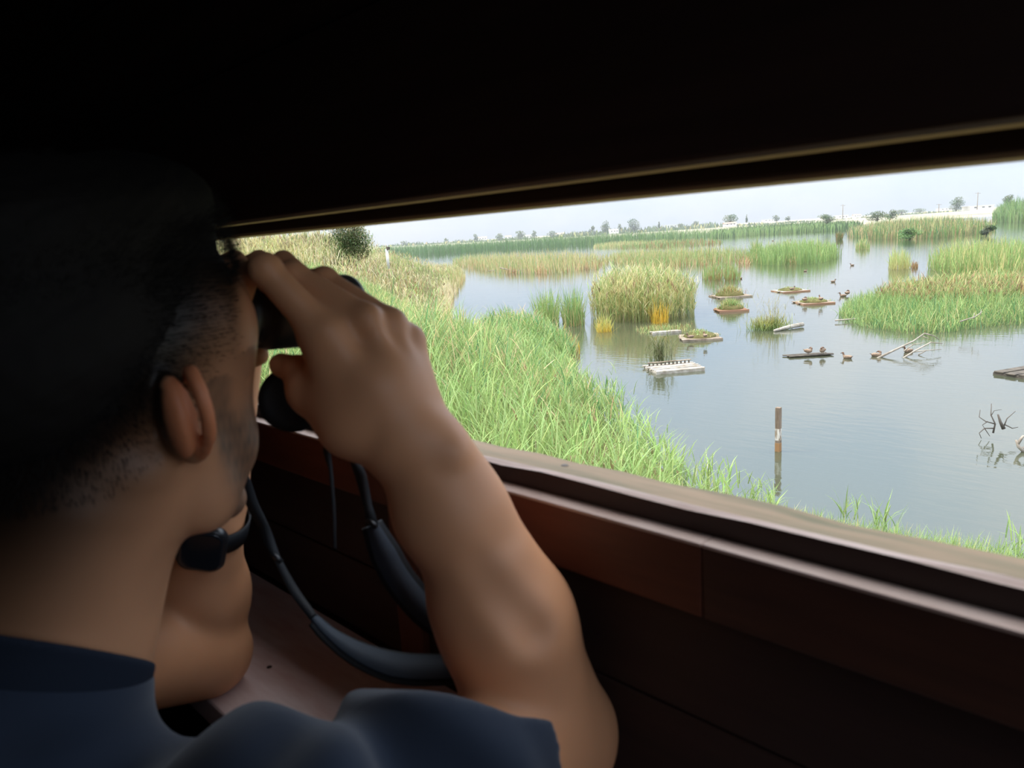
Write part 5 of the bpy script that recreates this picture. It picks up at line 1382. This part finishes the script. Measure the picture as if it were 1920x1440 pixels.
# ------------------------------------------------------------------ ducks
M['duck'] = mat('brown_duck_plumage', (0.3, 0.2, 0.13), 0.8, 0.2, attr='tint')
M['bill'] = mat('dark_duck_bill', (0.07, 0.06, 0.05), 0.5, 0.3)
def duck_mesh(pose):
    s = Sculpt((-0.26, -0.12, -0.08), (0.32, 0.12, 0.34), 0.011)
    s.ell((0, 0, 0.055), (0.155, 0.082, 0.072), None, 0.02)
    s.cone((-0.10, 0, 0.075), (-0.205, 0, 0.105), 0.045, 0.012, 0.02, flat=(0, 0, 1), ff=0.5)
    for sy in (-1, 1): s.ell((-0.03, sy * 0.055, 0.080), (0.115, 0.034, 0.046), None, 0.012)
    if pose == 'swim':
        s.chain([(0.115, 0, 0.085), (0.145, 0, 0.145), (0.155, 0, 0.185)], [0.045, 0.028, 0.026], 0.02); s.ell((0.168, 0, 0.200), (0.042, 0.031, 0.032), None, 0.01); hd = ((0.200, 0, 0.192), (0.252, 0, 0.180))
    else:
        s.chain([(0.11, 0, 0.09), (0.125, 0.02, 0.15), (0.085, 0.04, 0.175)], [0.045, 0.030, 0.027], 0.02); s.ell((0.065, 0.05, 0.172), (0.040, 0.030, 0.030), None, 0.01); hd = ((0.038, 0.058, 0.162), (-0.005, 0.066, 0.138))
    v_, q_ = s.mesh()
    c = np.empty((len(v_), 3)); c[:] = (0.26, 0.185, 0.13)
    c *= 1 + 0.35 * sin_noise(v_, 120, 4)[:, None]
    c = np.where((v_[:, 2:] > 0.135), np.array([0.16, 0.10, 0.07]), c)
    c = np.where((v_[:, :1] < -0.15), np.array([0.12, 0.09, 0.07]), c)
    me = np_mesh('duck', v_, q_, colors=c); me.materials.append(M['duck'])
    me.polygons.foreach_set('use_smooth', np.ones(len(me.polygons), dtype=bool))
    bl = tube_me('bill', [hd[0], tuple((np.array(hd[0]) * 0.45 + np.array(hd[1]) * 0.55)), hd[1]], [0.015, 0.012, 0.011], 8); bl.materials.append(M['bill'])
    lg = tube_me('leg', [(0.01, 0, 0.01), (0.015, 0, -0.07)], 0.006, 6); lg.materials.append(M['bill'])
    return me, bl, lg
DM = {p: duck_mesh(p) for p in ('swim', 'preen')}
def duck(px, py, pose, heading, lab, lift=0.0, scale=1.0, legs=False):
    g = G(px, py, WZ + lift)
    me, bl, lg = DM[pose]; scale = scale * 0.86
    o = bpy.data.objects.new('duck', me); col.objects.link(o)
    o.location = Vector(g) + Vector((0, 0, 0.085 * scale if legs else -0.01)); o.rotation_euler = (0, 0, YAW + heading); o.scale = (scale,) * 3
    tag(o, lab, 'duck', 'ducks on the lagoon')
    b_ = bpy.data.objects.new('bill', bl); col.objects.link(b_); b_.parent = o
    if legs:
        for sy in (-0.03, 0.03):
            l_ = bpy.data.objects.new('leg', lg); col.objects.link(l_); l_.parent = o; l_.location = (0, sy, 0)
R90 = math.pi / 2
duck(1515, 665, 'preen', -0.9, 'left preening duck standing on the dark plank', 0.05, 0.95, True)
duck(1542, 664, 'preen', 0.7 + math.pi, 'right preening duck standing on the dark plank', 0.05, 0.95, True)
duck(1589, 672, 'swim', R90 + 0.7, 'brown duck swimming right of the dark plank', 0, 0.95)
duck(1643, 668, 'preen', -0.4, 'duck at the left foot of the fallen branch')
duck(1703, 660, 'swim', math.pi + 0.2, 'duck swimming behind the limbs of the fallen branch')
duck(1539, 562, 'swim', R90, 'upright duck standing at the right end of the mossy raft', 0.25, 1.15)
duck(1509, 563, 'preen', 0.4, 'duck lying at the left end of the mossy raft', 0.2, 1.05)
duck(1485, 543, 'swim', 0.2, 'duck resting on the farthest turf raft', 0.2, 1.05)
duck(1562, 529, 'swim', 0.1, 'lone duck swimming above the mossy raft', 0, 1.05)
duck(1598, 498, 'swim', math.pi, 'small far duck alone in open water right of the long reed stand', 0, 1.1)
duck(1510, 509, 'swim', 0.3, 'far duck swimming below the long green reed stand', 0, 1.0)
duck(1589, 551, 'preen', 0.5, 'duck at the left tip of the grassy island', 0.1, 1.2)
duck(1581, 556, 'swim', 2.9, 'duck half hidden by the left tip of the grassy island', 0.0, 1.2)
duck(1383, 516, 'preen', 1.2, 'brown duck beside the reed clump with rusty foot', 0.0, 1.3)
duck(1389, 523, 'swim', R90, 'reddish duck just right of the reed clump with rusty foot', 0.0, 1.2)
duck(1295, 633, 'swim', math.pi, 'duck lying on the left end of the turf raft beside the reed island', 0.15, 0.9)
duck(1322, 631, 'swim', R90, 'duck upright in the middle of the turf raft beside the reed island', 0.25, 0.9)
for i, (px, py) in enumerate(((1449, 452), (1469, 455), (1482, 450), (1492, 453))):
    duck(px, py, 'swim', 0.5 * i, ('leftmost', 'second', 'third', 'rightmost')[i] + ' of the four tiny dark birds on the far water', 0, 1.5)
# ------------------------------------------------------------------ thin summer haze over the lagoon
hz = bpy.data.materials.new('summer_haze'); hz.use_nodes = True
hn_, hl_ = hz.node_tree.nodes, hz.node_tree.links
hn_.clear()
ho = hn_.new('ShaderNodeOutputMaterial'); hv_ = hn_.new('ShaderNodeVolumeScatter')
hv_.inputs['Color'].default_value = (0.93, 0.96, 1.0, 1); hv_.inputs['Density'].default_value = 0.00042
hl_.new(hv_.outputs[0], ho.inputs['Volume'])
V = []
for z in (WZ - 0.5, WZ + 45):
    for (f_, r_) in ((45, -60), (45, 60), (900, 900), (900, -900)): V.append(from_fr(f_, r_, z))
haze = link('haze', np_mesh('haze', V, [(3, 2, 1, 0), (4, 5, 6, 7), (1, 5, 4, 0), (2, 6, 5, 1), (3, 7, 6, 2), (0, 4, 7, 3)]), hz)
tag(haze, 'thin pale summer haze over the far lagoon', 'haze', kind='stuff')
